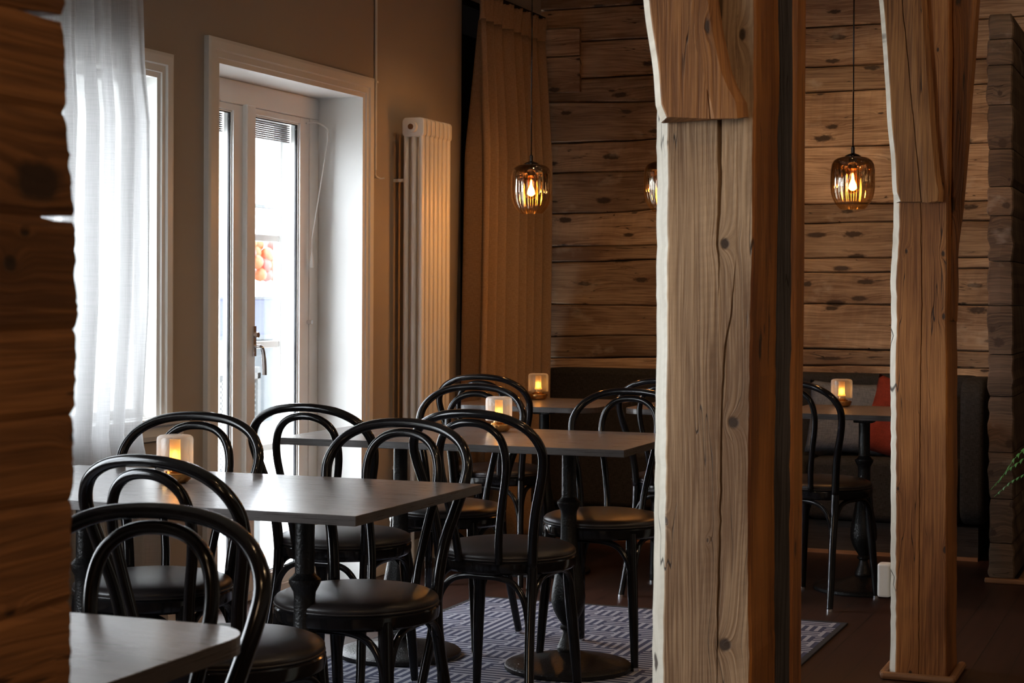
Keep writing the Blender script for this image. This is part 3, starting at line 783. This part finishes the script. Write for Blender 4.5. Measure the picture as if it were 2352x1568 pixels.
def posts():
    # near post
    p = thing('timber_post', 'weathered timber post nearest the camera with long crack and black board on its right side', 'post', (0, 0, 0))
    zs = frange(0, H-.003, .02)
    crA = ([(1.247, 2.4625), (1.30, 2.4615), (1.324, 2.458), (1.375, 2.461), (1.46, 2.463), (1.562, 2.461), (3, 2.461)], [(1.20, 0), (1.26, .0018), (1.30, .003), (1.35, .0045), (1.46, .0075), (1.57, .0085), (3, .008)])
    crB = ([(0, 2.456), (.464, 2.462), (.693, 2.467), (.864, 2.4695), (.992, 2.469), (1.12, 2.476), (1.205, 2.490), (1.298, 2.496), (3, 2.496)], [(0, .003), (.8, .0035), (1.12, .0035), (1.2, .0025), (1.31, 0), (3, 0)])
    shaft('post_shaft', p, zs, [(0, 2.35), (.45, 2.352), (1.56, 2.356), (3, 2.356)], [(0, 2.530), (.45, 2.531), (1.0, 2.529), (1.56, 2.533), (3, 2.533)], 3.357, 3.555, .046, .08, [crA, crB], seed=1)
    # let-in brace leaning up to the left
    zb = frange(1.567, H-.003, .03)
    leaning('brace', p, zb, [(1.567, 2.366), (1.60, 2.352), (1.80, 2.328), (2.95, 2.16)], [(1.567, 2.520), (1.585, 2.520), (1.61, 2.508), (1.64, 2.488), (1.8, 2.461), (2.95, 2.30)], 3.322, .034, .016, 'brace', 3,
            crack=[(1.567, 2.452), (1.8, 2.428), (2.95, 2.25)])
    # painted board fixed behind the right side
    bm = NB(); l = bm.verts.layers.float.new('bid'); rows = []
    for z in frange(0, H-.003, .04):
        r = [(2.40, 3.557), (2.545+.001*vn(z*20), 3.557), (2.553+.0015*vn(z*14), 3.5575), (2.561+.002*vn(z*16), 3.558), (2.568+.002*vn(z*5), 3.562), (2.568+.002*vn(z*5), 3.64), (2.40, 3.64)]
        rows.append([bm.verts.new((x, y, z)) for x, y in r])
    for r in rows:
        for v in r: v[l] = .77
    for a, b in zip(rows, rows[1:]):
        for q in range(7): quad(bm, a[q], a[(q+1) % 7], b[(q+1) % 7], b[q], 0 if q in (0, 1, 2) else 1)
    bm.faces.new(list(reversed(rows[0]))); bm.faces.new(rows[-1])
    o = link('side_board', bm, ['blacktimber', 'stained'], p); o['label'] = 'black painted board with a bare orange wood edge'

    # far post
    p = thing('timber_post', 'brown timber post standing farther back with pine trim around its foot', 'post', (0, 0, 0))
    cr = ([(0, 2.503), (.087, 2.504), (.92, 2.503), (1.2, 2.506), (1.476, 2.500), (3, 2.5)], [(0, .002), (1.5, .0025), (1.53, 0), (3, 0)])
    shaft('post_shaft', p, frange(0, H-.003, .025), [(0, 2.428), (1.2, 2.424), (1.53, 2.431), (3, 2.431)], [(0, 2.594), (1.2, 2.584), (3, 2.583)], 5.7, 5.93, .022, .03, [cr], ('post2', 'stained', 'daylit_edge'), seed=5)
    # wedge of waney edge thinning near the foot
    zb = frange(1.527, H-.003, .03)
    leaning('brace', p, zb, [(1.527, 2.440), (1.56, 2.428), (2.17, 2.382), (2.95, 2.30)], [(1.527, 2.572), (1.55, 2.576), (1.60, 2.562), (2.17, 2.513), (2.95, 2.43)], 5.672, .027, .016, 'brace', 8,
            crack=[(1.527, 2.505), (2.17, 2.44), (2.95, 2.36)])
    zb = frange(1.15, H-.003, .04)
    leaning('side_brace', p, zb, [(1.15, 2.585), (2.95, 2.585)], [(1.15, 2.589), (1.35, 2.594), (1.6, 2.62), (2.16, 2.655), (2.95, 2.74)], 5.78, .10, .001, 'stained', 9)
    bm = NB()
    for (a, b, c, d) in ((2.385, 2.62, 5.672, 5.698), (2.379, 2.405, 5.698, 5.95), (2.597, 2.623, 5.698, 5.95)): box(bm, a, b, c, d, 0, .024)
    link('base_trim', bm, 'trimwood', p, bevel=.01)
    bm = NB(); prism(bm, rrect(.042, .055, .012), 0, .108); 
    o = link('socket_box', bm, 'whiteplastic', bevel=.006); o.location = (2.380, 5.79, .248); tag(o, 'small white electrical box fixed to the left side of the far timber post', 'socket box')
posts()

# ------------------------------------------------------------------ chairs
def tree(nodes): pass
def make_chair(label):
    c = thing('bentwood_chair', label, 'chair')
    def ly(z): return interp([(0, -.152), (.44, -.152), (.55, -.162), (.65, -.180), (.75, -.207), (.82, -.235), (.883, -.264)], z)
    def li(z): return interp([(0, -.200), (.455, -.200), (.6, -.226), (.75, -.247), (.82, -.257), (.857, -.266)], z)
    half = [(.145, .44), (.150, .52), (.162, .60), (.184, .68), (.197, .735), (.200, .78), (.185, .818), (.155, .848), (.108, .870), (.056, .880), (0, .883)]
    pts = [(x, ly(z), z) for x, z in half]; pts = pts+[(-x, y, z) for x, y, z in reversed(pts[:-1])]
    path = smooth_path(pts, 4); m = len(path)
    bm = NB(); tube(bm, path, [.0150-.0025*sin(pi*i/(m-1)) for i in range(m)], 16, ref=(0, 1, 0), flat=1.22)
    link('outer_hoop', bm, 'black', c, smooth=True)
    half = [(.062, .455), (.068, .53), (.083, .62), (.097, .69), (.103, .74), (.100, .782), (.087, .818), (.062, .842), (.032, .854), (0, .857)]
    pts = [(x, li(z), z) for x, z in half]; pts = pts+[(-x, y, z) for x, y, z in reversed(pts[:-1])]
    bm = NB(); tube(bm, smooth_path(pts, 4), .0112, 12, ref=(0, 1, 0), flat=1.12); link('inner_hoop', bm, 'black', c, smooth=True)
    for s in (-1, 1):
        bm = NB(); p = smooth_path([(s*.145, -.152, .445), (s*.146, -.162, .36), (s*.153, -.188, .24), (s*.166, -.222, .11), (s*.176, -.25, .010)], 5)
        tube(bm, p, [.0155-.003*i/(len(p)-1) for i in range(len(p))], 14, ref=(0, 1, 0), flat=1.2); lg = link('leg', bm, 'black', c, smooth='auto')
        bm = NB(); tube(bm, [(s*.176, -.250, .010), (s*.1765, -.2505, 0)], .0135, 14); link('foot_cap', bm, 'chrome', lg, smooth='auto')
        bm = NB(); p = [(s*.142, .125, .44), (s*.150, .134, .30), (s*.160, .145, .15), (s*.168, .155, .010)]
        tube(bm, p, [.0185, .018, .0155, .012], 14); lg = link('leg', bm, 'black', c, smooth='auto')
        bm = NB(); tube(bm, [(s*.168, .155, .010), (s*.1685, .1555, 0)], .013, 14); link('foot_cap', bm, 'chrome', lg, smooth='auto')
    # seat frame ring, cushion with piping
    bm = NB(); lathe(bm, [(.15, .420), (.196, .420), (.203, .426), (.205, .436), (.205, .452), (.199, .459), (.15, .459)], 56)
    link('seat_frame', bm, 'black', c, smooth='auto')
    bm = NB(); lathe(bm, [(.19, .4595), (.199, .4605), (.2025, .465), (.202, .471), (.196, .478), (.180, .485), (.14, .4925), (.08, .4965), (0, .498)], 56, cap=False)
    cu = link('seat_cushion', bm, 'leather', c, smooth=True)
    bm = NB(); ring = [(.201*cos(a), .201*sin(a), .4605) for a in [2*pi*i/56 for i in range(57)]]; tube(bm, ring, .0032, 8, cap=False); link('piping', bm, 'leather', cu, smooth=True)
    # bent arches under the seat, between neighbouring legs
    L = [(.158, .143), (.152, -.180), (-.152, -.180), (-.158, .143)]
    for i in range(4):
        (ax, ay), (bx, by) = L[i], L[(i+1) % 4]
        mx, my = (ax+bx)/2, (ay+by)/2; ins = .86
        P = [(ax*ins+mx*(1-ins), ay*ins+my*(1-ins), .235)]
        for t, z in ((.03, .30), (.08, .36), (.18, .397), (.32, .411), (.5, .413), (.68, .411), (.82, .397), (.92, .36), (.97, .30)):
            P.append((ax+(bx-ax)*t, ay+(by-ay)*t, z))
        P[0] = (ax+(bx-ax)*.015, ay+(by-ay)*.015, .225); P.append((ax+(bx-ax)*.985, ay+(by-ay)*.985, .225))
        bm = NB(); tube(bm, smooth_path(P, 4), .0095, 10, ref=Vector((bx-ax, by-ay, 0)).cross(Vector((0, 0, 1))).normalized(), flat=.9); link('leg_arch', bm, 'black', c, smooth='auto')
    return c
RZ = .0065
CH = [(1.430, 3.25, -8, 'black bentwood chair on the near side of the front table, with its seat pushed under'),
      (1.88, 2.04, 184, 'black bentwood chair behind the nearest rounded table, the largest in the foreground'),
      (.828, 3.885, 187, 'black bentwood chair at the far side of the front table, behind its lamp'),
      (1.408, 3.895, 179, 'black bentwood chair at the far side of the front table, at its right end'),
      (.885, 4.86, 0, 'black bentwood chair before the balcony door, at the left end of the long middle table'),
      (1.435, 4.83, -2, 'black bentwood chair on the near side of the long middle table, standing on the rug'),
      (.88, 5.66, 181, 'black bentwood chair behind the long middle table, left one beside the radiator'),
      (1.47, 5.62, 178, 'black bentwood chair behind the long middle table, right one next to the near timber post'),
      (.52, 7.05, 3, 'black bentwood chair at the small corner table, before the tan curtain'),
      (1.32, 7.07, 0, 'black bentwood chair at the second rear table, partly hidden by the timber post'),
      (1.90, 7.11, -17, 'black bentwood chair seen between the two timber posts, turned slightly')]
chair0 = make_chair(CH[0][3])
for i, (x, y, r, lab) in enumerate(CH):
    on = (y < 6.6) and x > .62
    z = RZ if on else 0
    if i == 0: chair0.location = (x, y, z); chair0.rotation_euler = (0, 0, radians(r)); chair0['group'] = 'bentwood chairs around the tables'
    else: dup(chair0, (x, y, z), r, lab, 'bentwood chairs around the tables')

# ------------------------------------------------------------------ tables
def pedestal(parent, x, y=0):
    bm = NB(); lathe(bm, [(.205, 0), (.208, .004), (.208, .014), (.202, .019), (.17, .024), (.12, .033), (.07, .046), (.045, .055), (.034, .058)], 56)
    bmesh.ops.translate(bm, vec=(x, y, 0), verts=bm.verts); link('pedestal_base', bm, 'iron', parent, smooth='auto')
    bm = NB(); lathe(bm, [(.034, .057), (.036, .060), (.036, .070), (.033, .075), (.030, .085), (.023, .100), (.018, .118), (.018, .124), (.026, .130), (.027, .137), (.021, .143),
        (.024, .150), (.036, .167), (.048, .190), (.055, .215), (.056, .235), (.053, .262), (.046, .300), (.038, .345), (.031, .39), (.027, .43), (.0255, .50), (.027, .515), (.034, .528), (.038, .537), (.038, .545), (.030, .552), (.0235, .560), (.0235, .70)], 32)
    bmesh.ops.translate(bm, vec=(x, y, 0), verts=bm.verts); col = link('column', bm, 'iron', parent, smooth='auto')
    bm = NB(); box(bm, x-.13, x+.13, y-.025, y+.025, .715, .7275); box(bm, x-.025, x+.025, y-.13, y+.13, .715, .7275); box(bm, x-.04, x+.04, y-.04, y+.04, .699, .715)
    link('support_bracket', bm, 'iron', parent, bevel=.003)
def table(label, x, y, w, d, rz=0, z=0, peds=(0,), round_=0, th=.0225):
    t = thing('cafe_table', label, 'table', (x, y, z), rz)
    bm = NB(); prism(bm, rrect(w, d, round_, 10) if round_ else [(w/2, -d/2), (w/2, d/2), (-w/2, d/2), (-w/2, -d/2)], .75-th-z*0, .75)
    for f_ in bm.faces: f_.material_index = 1 if abs(f_.calc_center_median().z-(.75-th/2)) < th/3 else 0
    link('tabletop', bm, ['table', 'table_edge'], t, bevel=.0012)
    for px in peds: pedestal(t, px)
    return t
table('rectangular grey wooden table in front with two iron pedestals and a lit lamp', 1.07, 3.715, 1.2, .70, 0, 0, (-.33, .29))
table('long brown rectangular table in the middle of the rug, before the radiator', 1.12, 5.405, 1.18, .69, 1.2, RZ, (-.30, .30))
table('nearest grey wooden table with rounded corners at the lower left', 1.77, 1.83, .70, .70, 0, 0, (0,), .09, .026)
table('small rounded brown table in the back corner by the tan curtain', .62, 7.32, .66, .66, 0, 0, (0,), .1)
table('small rounded brown table between corner table and near timber post', 1.36, 7.37, .60, .64, 0, 0, (0,), .1)
table('small brown table seen between the two timber posts before the grey cushion', 2.02, 7.40, .60, .62, 0, 0, (0,), .04)

# ------------------------------------------------------------------ table lamps
def make_tlamp(label):
    c = thing('table_lamp', label, 'lamp')
    bm = NB(); lathe(bm, [(.024, 0), (.032, .002), (.039, .009), (.0425, .018), (.0425, .024), (.040, .0265), (.0, .0265)], 40); link('brass_base', bm, 'brass', c, smooth='auto')
    bm = NB(); lathe(bm, [(.026, .0265), (.027, .030), (.020, .032), (.017, .036), (.017, .046), (.0, .046)], 32); link('neck', bm, 'brass', c, smooth='auto')
    bm = NB(); lathe(bm, [(.0445, .038), (.0455, .040), (.0455, .108), (.0435, .1145), (.038, .1185), (.030, .1195), (.018, .120), (.018, .118), (.030, .1172), (.038, .116), (.0415, .1125), (.0435, .108), (.0435, .040), (.0445, .038)], 48, cap=False)
    link('glass_shade', bm, 'frost', c, smooth='auto')
    bm = NB(); lathe(bm, [(.0, .050), (.005, .052), (.0075, .060), (.0072, .070), (.005, .078), (0, .082)], 20); link('light_bulb', bm, 'flame', c, smooth=True)
    bm = NB(); lathe(bm, [(.017, .047), (.0135, .06), (.0135, .108)], 24, cap=False); link('chimney', bm, 'chimney', c, smooth=True)
    return c
def mk_chim():
    t = NT('amber_chimney_glass'); tp = t.n('ShaderNodeBsdfTransparent'); tp.inputs[0].default_value = (1, .62, .22, 1)
    tr = t.n('ShaderNodeBsdfTranslucent'); tr.inputs[0].default_value = (1, .62, .2, 1)
    mx = t.n('ShaderNodeMixShader'); mx.inputs[0].default_value = .8; t.t.links.new(tp.outputs[0], mx.inputs[1]); t.t.links.new(tr.outputs[0], mx.inputs[2]); t.t.links.new(mx.outputs[0], t.o.inputs[0]); return t.m
M['chimney'] = mk_chim()
LP = [(.958, 3.782, .75, 'small glowing lamp with frosted shade on the front table, at left'), (1.10, 5.59, .75+RZ, 'small glowing lamp with white frosted shade on the long middle table'),
      (.523, 7.50, .75, 'small glowing amber lamp on the corner table below the left pendant'), (1.885, 7.60, .75, 'small glowing amber lamp on the table between the timber posts')]
l0 = None
for x, y, z, lab in LP:
    if l0 is None: l0 = make_tlamp(lab); l0.location = (x, y, z); l0['group'] = 'table lamps on the tables'
    else: dup(l0, (x, y, z), 0, lab, 'table lamps on the tables')
    lamp('POINT', (x, y, z+.07), .008, (1, .58, .22), .008)

# ------------------------------------------------------------------ pendants
def make_pendant(label):
    c = thing('pendant_lamp', label, 'pendant lamp')
    def fl(a, z, r):
        k = min(1, max(0, (.07-z)/.05)); return .0011*k*cos(a*24)
    prof = [(.047, -.106), (.058, -.095), (.070, -.080), (.079, -.062), (.085, -.040), (.0875, -.015), (.0875, .05), (.084, .073), (.076, .089), (.062, .099), (.045, .1035), (.034, .104)]
    bm = NB(); lathe(bm, prof, 192, fl, cap=False); o = link('glass_shade', bm, 'shade', c, smooth=True)
    bm = NB(); lathe(bm, [(.034, .100), (.034, .106), (.026, .112), (.012, .117), (.0075, .119), (.0075, .142), (.004, .146), (.0, .146)], 28); lathe(bm, [(.017, .102), (.017, .058), (.0, .058)], 20)
    link('lamp_holder', bm, 'black', c, smooth='auto')
    bm = NB(); tube(bm, [(0, 0, .14), (0, 0, H-1.68-.02)], .003, 8); link('cord', bm, 'black', c, smooth=True)
    bm = NB(); lathe(bm, [(.0, H-1.68-.002), (.05, H-1.68-.002), (.05, H-1.68-.022), (0, H-1.68-.024)], 28); link('ceiling_rose', bm, 'black', c, smooth='auto')
    bm = NB(); lathe(bm, [(.013, .058), (.014, .045), (.022, .022), (.029, -.002), (.029, -.02), (.020, -.038), (0, -.045)], 24); g = link('light_bulb', bm, 'bulbglass', c, smooth=True)
    bm = NB(); lathe(bm, [(.0, .040), (.003, .036), (.006, .014), (.015, -.008), (.017, -.022), (.008, -.030), (0, -.032)], 16); link('filament', bm, 'bulb', g, smooth=True)
    return c
def mk_bulbglass():
    t = thin_glass('amber_bulb_glass', tint=(1, .68, .32), refl=1.5, rough=.05); return t.m
M['bulbglass'] = mk_bulbglass()
PD = [(.636, 7.1, 'smoked amber glass pendant hanging in front of the tan curtain'), (1.235, 7.1, 'smoked amber glass pendant mostly hidden behind the near timber post'), (2.02, 7.1, 'smoked amber glass pendant hanging between the two timber posts')]
p0 = None
for x, y, lab in PD:
    if p0 is None: p0 = make_pendant(lab); p0.location = (x, y, 1.682); p0['group'] = 'pendants over the rear tables'
    else: dup(p0, (x, y, 1.682+(.0)), 0, lab, 'pendants over the rear tables')
    lamp('POINT', (x, y, 1.682-.03), 9, (1, .56, .25), .03)

# ceiling spot fixtures that carry the spot lights
sp0 = None
for i, (loc, aim, pw, s) in enumerate(SPOTS):
    if sp0 is None:
        sp0 = thing('ceiling_spotlight', 'black ceiling spotlight mounted overhead', 'spotlight', loc, 0, 'ceiling spotlights overhead')
        bm = NB(); lathe(bm, [(.045, .05), (.045, -.0), (.040, -.004), (.036, 0), (.036, .045)], 24, cap=False); link('housing', bm, 'black', sp0, smooth='auto'); bm = NB(); lathe(bm, [(.0, .02), (.034, .02), (.034, .022), (0, .022)], 20); link('lens', bm, 'spotlens', sp0)
    else: dup(sp0, loc, 0, 'black ceiling spotlight mounted overhead', 'ceiling spotlights overhead')

# ------------------------------------------------------------------ bench and cushions
def bench():
    b = thing('upholstered_bench', 'dark charcoal fabric bench running along the plank back wall', 'bench', (0, 0, 0))
    XL, XR = .03, 2.40
    bm = NB(); box(bm, XL+.03, XR-.03, 8.40, 8.86, 0, .155, 0, .5); link('plinth', bm, 'darkbench', b)
    bm = NB(); box(bm, XL+.03, XR-.03, 8.385, 8.40, 0, .016); link('plinth_trim', bm, 'trimwood', b)
    # back with rounded wings
    def backpoly(t, y0, y1):
        r = .13; pts = [(XL, .16)]
        for k in range(9): a = radians(180-90*k/8); pts.append((XL+r+r*cos(a), .845-r+r*sin(a)))
        for k in range(9): a = radians(90-90*k/8); pts.append((XR-r+r*cos(a), .845-r+r*sin(a)))
        pts.append((XR, .16)); return pts
    bm = NB(); pts = backpoly(0, 0, 0); a = [bm.verts.new((x, 8.70, z)) for x, z in pts]; c = [bm.verts.new((x, 8.86, z)) for x, z in pts]
    bm.faces.new(a); bm.faces.new(list(reversed(c)))
    for i in range(len(pts)): j = (i+1) % len(pts); quad(bm, a[i], c[i], c[j], a[j])
    link('backrest', bm, 'benchcloth', b, smooth='auto', bevel=.03, segs=4)
    for (x0, x1) in ((XL, XL+.11), (XR-.11, XR)):
        bm = NB(); prism(bm, rrect(.68, .47, .10, 8), 0, x1-x0)
        bmesh.ops.transform(bm, matrix=Matrix(((0, 0, 1, 0), (0, 1, 0, 0), (-1, 0, 0, 0), (0, 0, 0, 1))), verts=bm.verts)
        bmesh.ops.translate(bm, vec=(x0, 8.565, .505), verts=bm.verts); bmesh.ops.recalc_face_normals(bm, faces=bm.faces)
        link('armrest', bm, 'benchcloth', b, smooth='auto', bevel=.025, segs=4)
    w = (XR-XL-.22)/3
    for k in range(3):
        x0 = XL+.11+w*k
        bm = NB(); box(bm, x0+.004, x0+w-.004, 8.35, 8.698, .165, .448); bmesh.ops.subdivide_edges(bm, edges=bm.edges, cuts=3, use_grid_fill=True)
        for v in bm.verts:
            if v.co.z > .44: v.co.z += .012*sin(pi*(v.co.x-x0)/w)
        link('seat_cushion', bm, 'benchcloth', b, smooth='auto', bevel=.03, segs=4)
bench()
def cushion(name, label, mat, loc, rot, w=.42, h=.40, th=.13):
    bm = NB(); n = 18
    def fn(sgn):
        def f(u, v):
            a, b = u*2-1, v*2-1
            pin = 1-.07*(1-a*a)*(abs(b)**3)-.0; pin2 = 1-.07*(1-b*b)*(abs(a)**3)
            x = a*w/2*pin2; z = b*h/2*pin
            t = th/2*((1-a**4)*(1-b**4))**.5*(1+.12*vn(u*5+sgn)+.08*vn(v*6+3))
            return (x, sgn*t, z)
        return f
    grid_sheet(bm, fn(-1), n, n); grid_sheet(bm, fn(1), n, n); bmesh.ops.remove_doubles(bm, verts=bm.verts, dist=1e-4); bmesh.ops.recalc_face_normals(bm, faces=bm.faces)
    o = link(name, bm, mat, smooth=True); o.location = loc; o.rotation_euler = rot; tag(o, label, 'cushion')
cushion('throw_cushion', 'grey linen throw cushion leaning on the bench behind the right lamp', 'greycloth', (1.73, 8.575, .635), (radians(-14), radians(2), radians(2)), .40, .36)
cushion('throw_cushion', 'rust red throw cushion on the bench beside the grey one', 'redcloth', (1.985, 8.545, .63), (radians(-15), radians(16), radians(-4)), .34, .38, .12)

# ------------------------------------------------------------------ rug
def rug():
    r = thing('woven_rug', 'navy and grey woven rug with geometric stripes under the tables', 'rug', (0, 0, 0))
    bm = NB(); box(bm, .63, 2.09, 3.02, 6.56, 0.0, .006); link('rug_field', bm, 'rug', r)
    bm = NB(); t = .0065
    box(bm, .61, 2.112, 2.998, 3.02, 0, t); box(bm, .61, 2.112, 6.56, 6.582, 0, t); box(bm, .61, .63, 3.02, 6.56, 0, t); box(bm, 2.09, 2.112, 3.02, 6.56, 0, t)
    link('binding', bm, 'rugedge', r, bevel=.002)
rug()

# ------------------------------------------------------------------ fern by the right edge
def fern():
    f = thing('potted_fern', 'green fern whose frond tips reach in from the right edge, before the log wall end', 'plant', (3.15, 5.2, 0))
    bm = NB(); lathe(bm, [(.10, 0), (.115, .01), (.15, .55), (.155, .57), (.145, .57), (.135, .53), (0, .53)], 28); link('pot', bm, 'terracotta', f, smooth='auto')
    for k in range(22):
        a = radians(k*360/22+(9 if k else 0)); L = .30+.06*hsh(k*3.1); rise = .20+.16*hsh(k*7.7)
        if k in (10, 11, 12): L = .37; rise = .24+.05*(k-11)
        bm = NB(); pts = []
        for i in range(9):
            t = i/8; pts.append(Vector((L*t*cos(a), L*t*sin(a), .53+rise*sin(t*pi*.8)*1.05)))
        tube(bm, pts, [.003*(1-.7*i/8) for i in range(9)], 5)
        side = Vector((-sin(a), cos(a), 0))
        n = 26
        for i in range(3, n):
            t = i/n; q = t*8; j = min(7, int(q)); p = pts[j].lerp(pts[j+1], q-j); dr = (pts[j+1]-pts[j]).normalized()
            ll = .055*sin(pi*min(1, t*.9+.12))**.8*(1.1-t*.75)
            for s in (-1, 1):
                d = (side*s+dr*.45).normalized()*ll; wv = dr*.0055
                v = [bm.verts.new(p-wv), bm.verts.new(p+d*.5-wv*.9+Vector((0, 0, .003))), bm.verts.new(p+d-Vector((0, 0, .006))), bm.verts.new(p+d*.5+wv*.9+Vector((0, 0, .003))), bm.verts.new(p+wv)]
                bm.faces.new(v)
        link('frond', bm, 'fern', f)
fern()

# ------------------------------------------------------------------ outside
def outside():
    bm = NB(); box(bm, -40, -.43, -20, 60, -.25, -.15); structure(link('ground', bm, 'pavement'))
    bm = NB(); box(bm, -.95, -.425, 5.3, 7.1, -.15, -.02); structure(link('trim_20', bm, 'pavement'))
    # things seen through the balcony door, across the street
    bm = NB(); box(bm, -7.2, -6.9, 12.5, 19.4, -.15, 1.08, 0); box(bm, -7.22, -6.88, 12.5, 19.42, 1.08, 1.12, 1)
    tag(link('low_white_wall', bm, ['facade', 'palegrey']), 'low white wall across the street beyond the balcony door', 'wall')
    b = thing('banner_stand', 'pale blue banner panel standing outside beyond the balcony door', 'banner', (-6, 17.5, -.15))
    bm = NB(); box(bm, 0, .04, -2.6, 1.02, .95, 1.32+.0); link('banner_panel', bm, 'blue', b)
    bm = NB(); box(bm, -.02, .06, -2.62, 1.04, 1.32, 1.345); box(bm, -.02, .06, -2.62, 1.04, .90, .95)
    for yy in (-2.5, -.8, .95): box(bm, 0, .04, yy, yy+.05, 0, .92)
    link('banner_frame', bm, 'palegrey', b)
    bm = NB(); a = [(-6.3, 17.93), (-6.3, 18.42), (-6.1, 18.42), (-6.1, 17.93)]
    base = [bm.verts.new((x, y, 2.18)) for x, y in a]; tip = bm.verts.new((-6.2, 18.42, 2.47)); 
    for i in range(4): bm.faces.new([base[i], base[(i+1) % 4], tip])
    box(bm, -6.3, -6.1, 18.40, 18.43, 1.2, 2.2); box(bm, -6.3, -6.1, 17.3, 17.33, 1.2, 2.35); box(bm, -6.3, -6.1, 16.4, 18.43, 2.16, 2.19); box(bm, -6.3, -6.1, 16.4, 18.43, -.15, 1.2)
    tag(link('kiosk', bm, 'palegrey'), 'pale grey kiosk with a pointed roof peak far beyond the balcony door', 'kiosk')
    for r in range(4):
        for c in range(13):
            y = 15.55+c*.17+(.08 if r % 2 else 0)+.03*vn(c*3.3+r); z = 1.44+r*.098+.02*vn(c*7.1+r*2)
            bm = NB(); bmesh.ops.create_icosphere(bm, subdivisions=2, radius=.075)
            o = link('balloon', bm, 'orange' if (c+r) % 3 else 'red', smooth=True); o.location = (-5.75+.05*vn(c+r*5), y, z)
            tag(o, 'round orange or red balloon in the cluster hanging outside beyond the balcony door', 'balloon', 'orange balloons outside the balcony door')
    # perforated railing panel just outside
    bm = NB(); n = 0; y0, y1, z0, z1 = 7.62, 8.12, .33, .78; X = -1.3; ny, nz = 18, 16; cy_, cz_ = (y1-y0)/ny, (z1-z0)/nz
    for i in range(ny):
        for j in range(nz):
            cy = y0+cy_*(i+.5); cz = z0+cz_*(j+.5); oct_ = []; sq = []
            for k in range(8):
                a = radians(22.5+45*k); oct_.append(bm.verts.new((X, cy+cy_*.33*cos(a), cz+cz_*.33*sin(a))))
                q = [(1, .41), (.41, 1), (-.41, 1), (-1, .41), (-1, -.41), (-.41, -1), (.41, -1), (1, -.41)][k]
                sq.append(bm.verts.new((X, cy+cy_*.5*q[0], cz+cz_*.5*q[1])))
            for k in range(8): quad(bm, oct_[k], oct_[(k+1) % 8], sq[(k+1) % 8], sq[k])
    for (a, b, c, d) in ((y0-.03, y0, -.15, z1+.06), (y1, y1+.03, -.15, z1+.06), (y0-.03, y1+.03, z1, z1+.03), (y0-.03, y1+.03, z0-.03, z0)): box(bm, X-.015, X+.015, a, b, c, d)
    tag(link('railing_panel', bm, 'steel'), 'perforated metal panel standing just outside the balcony door', 'railing')
outside()
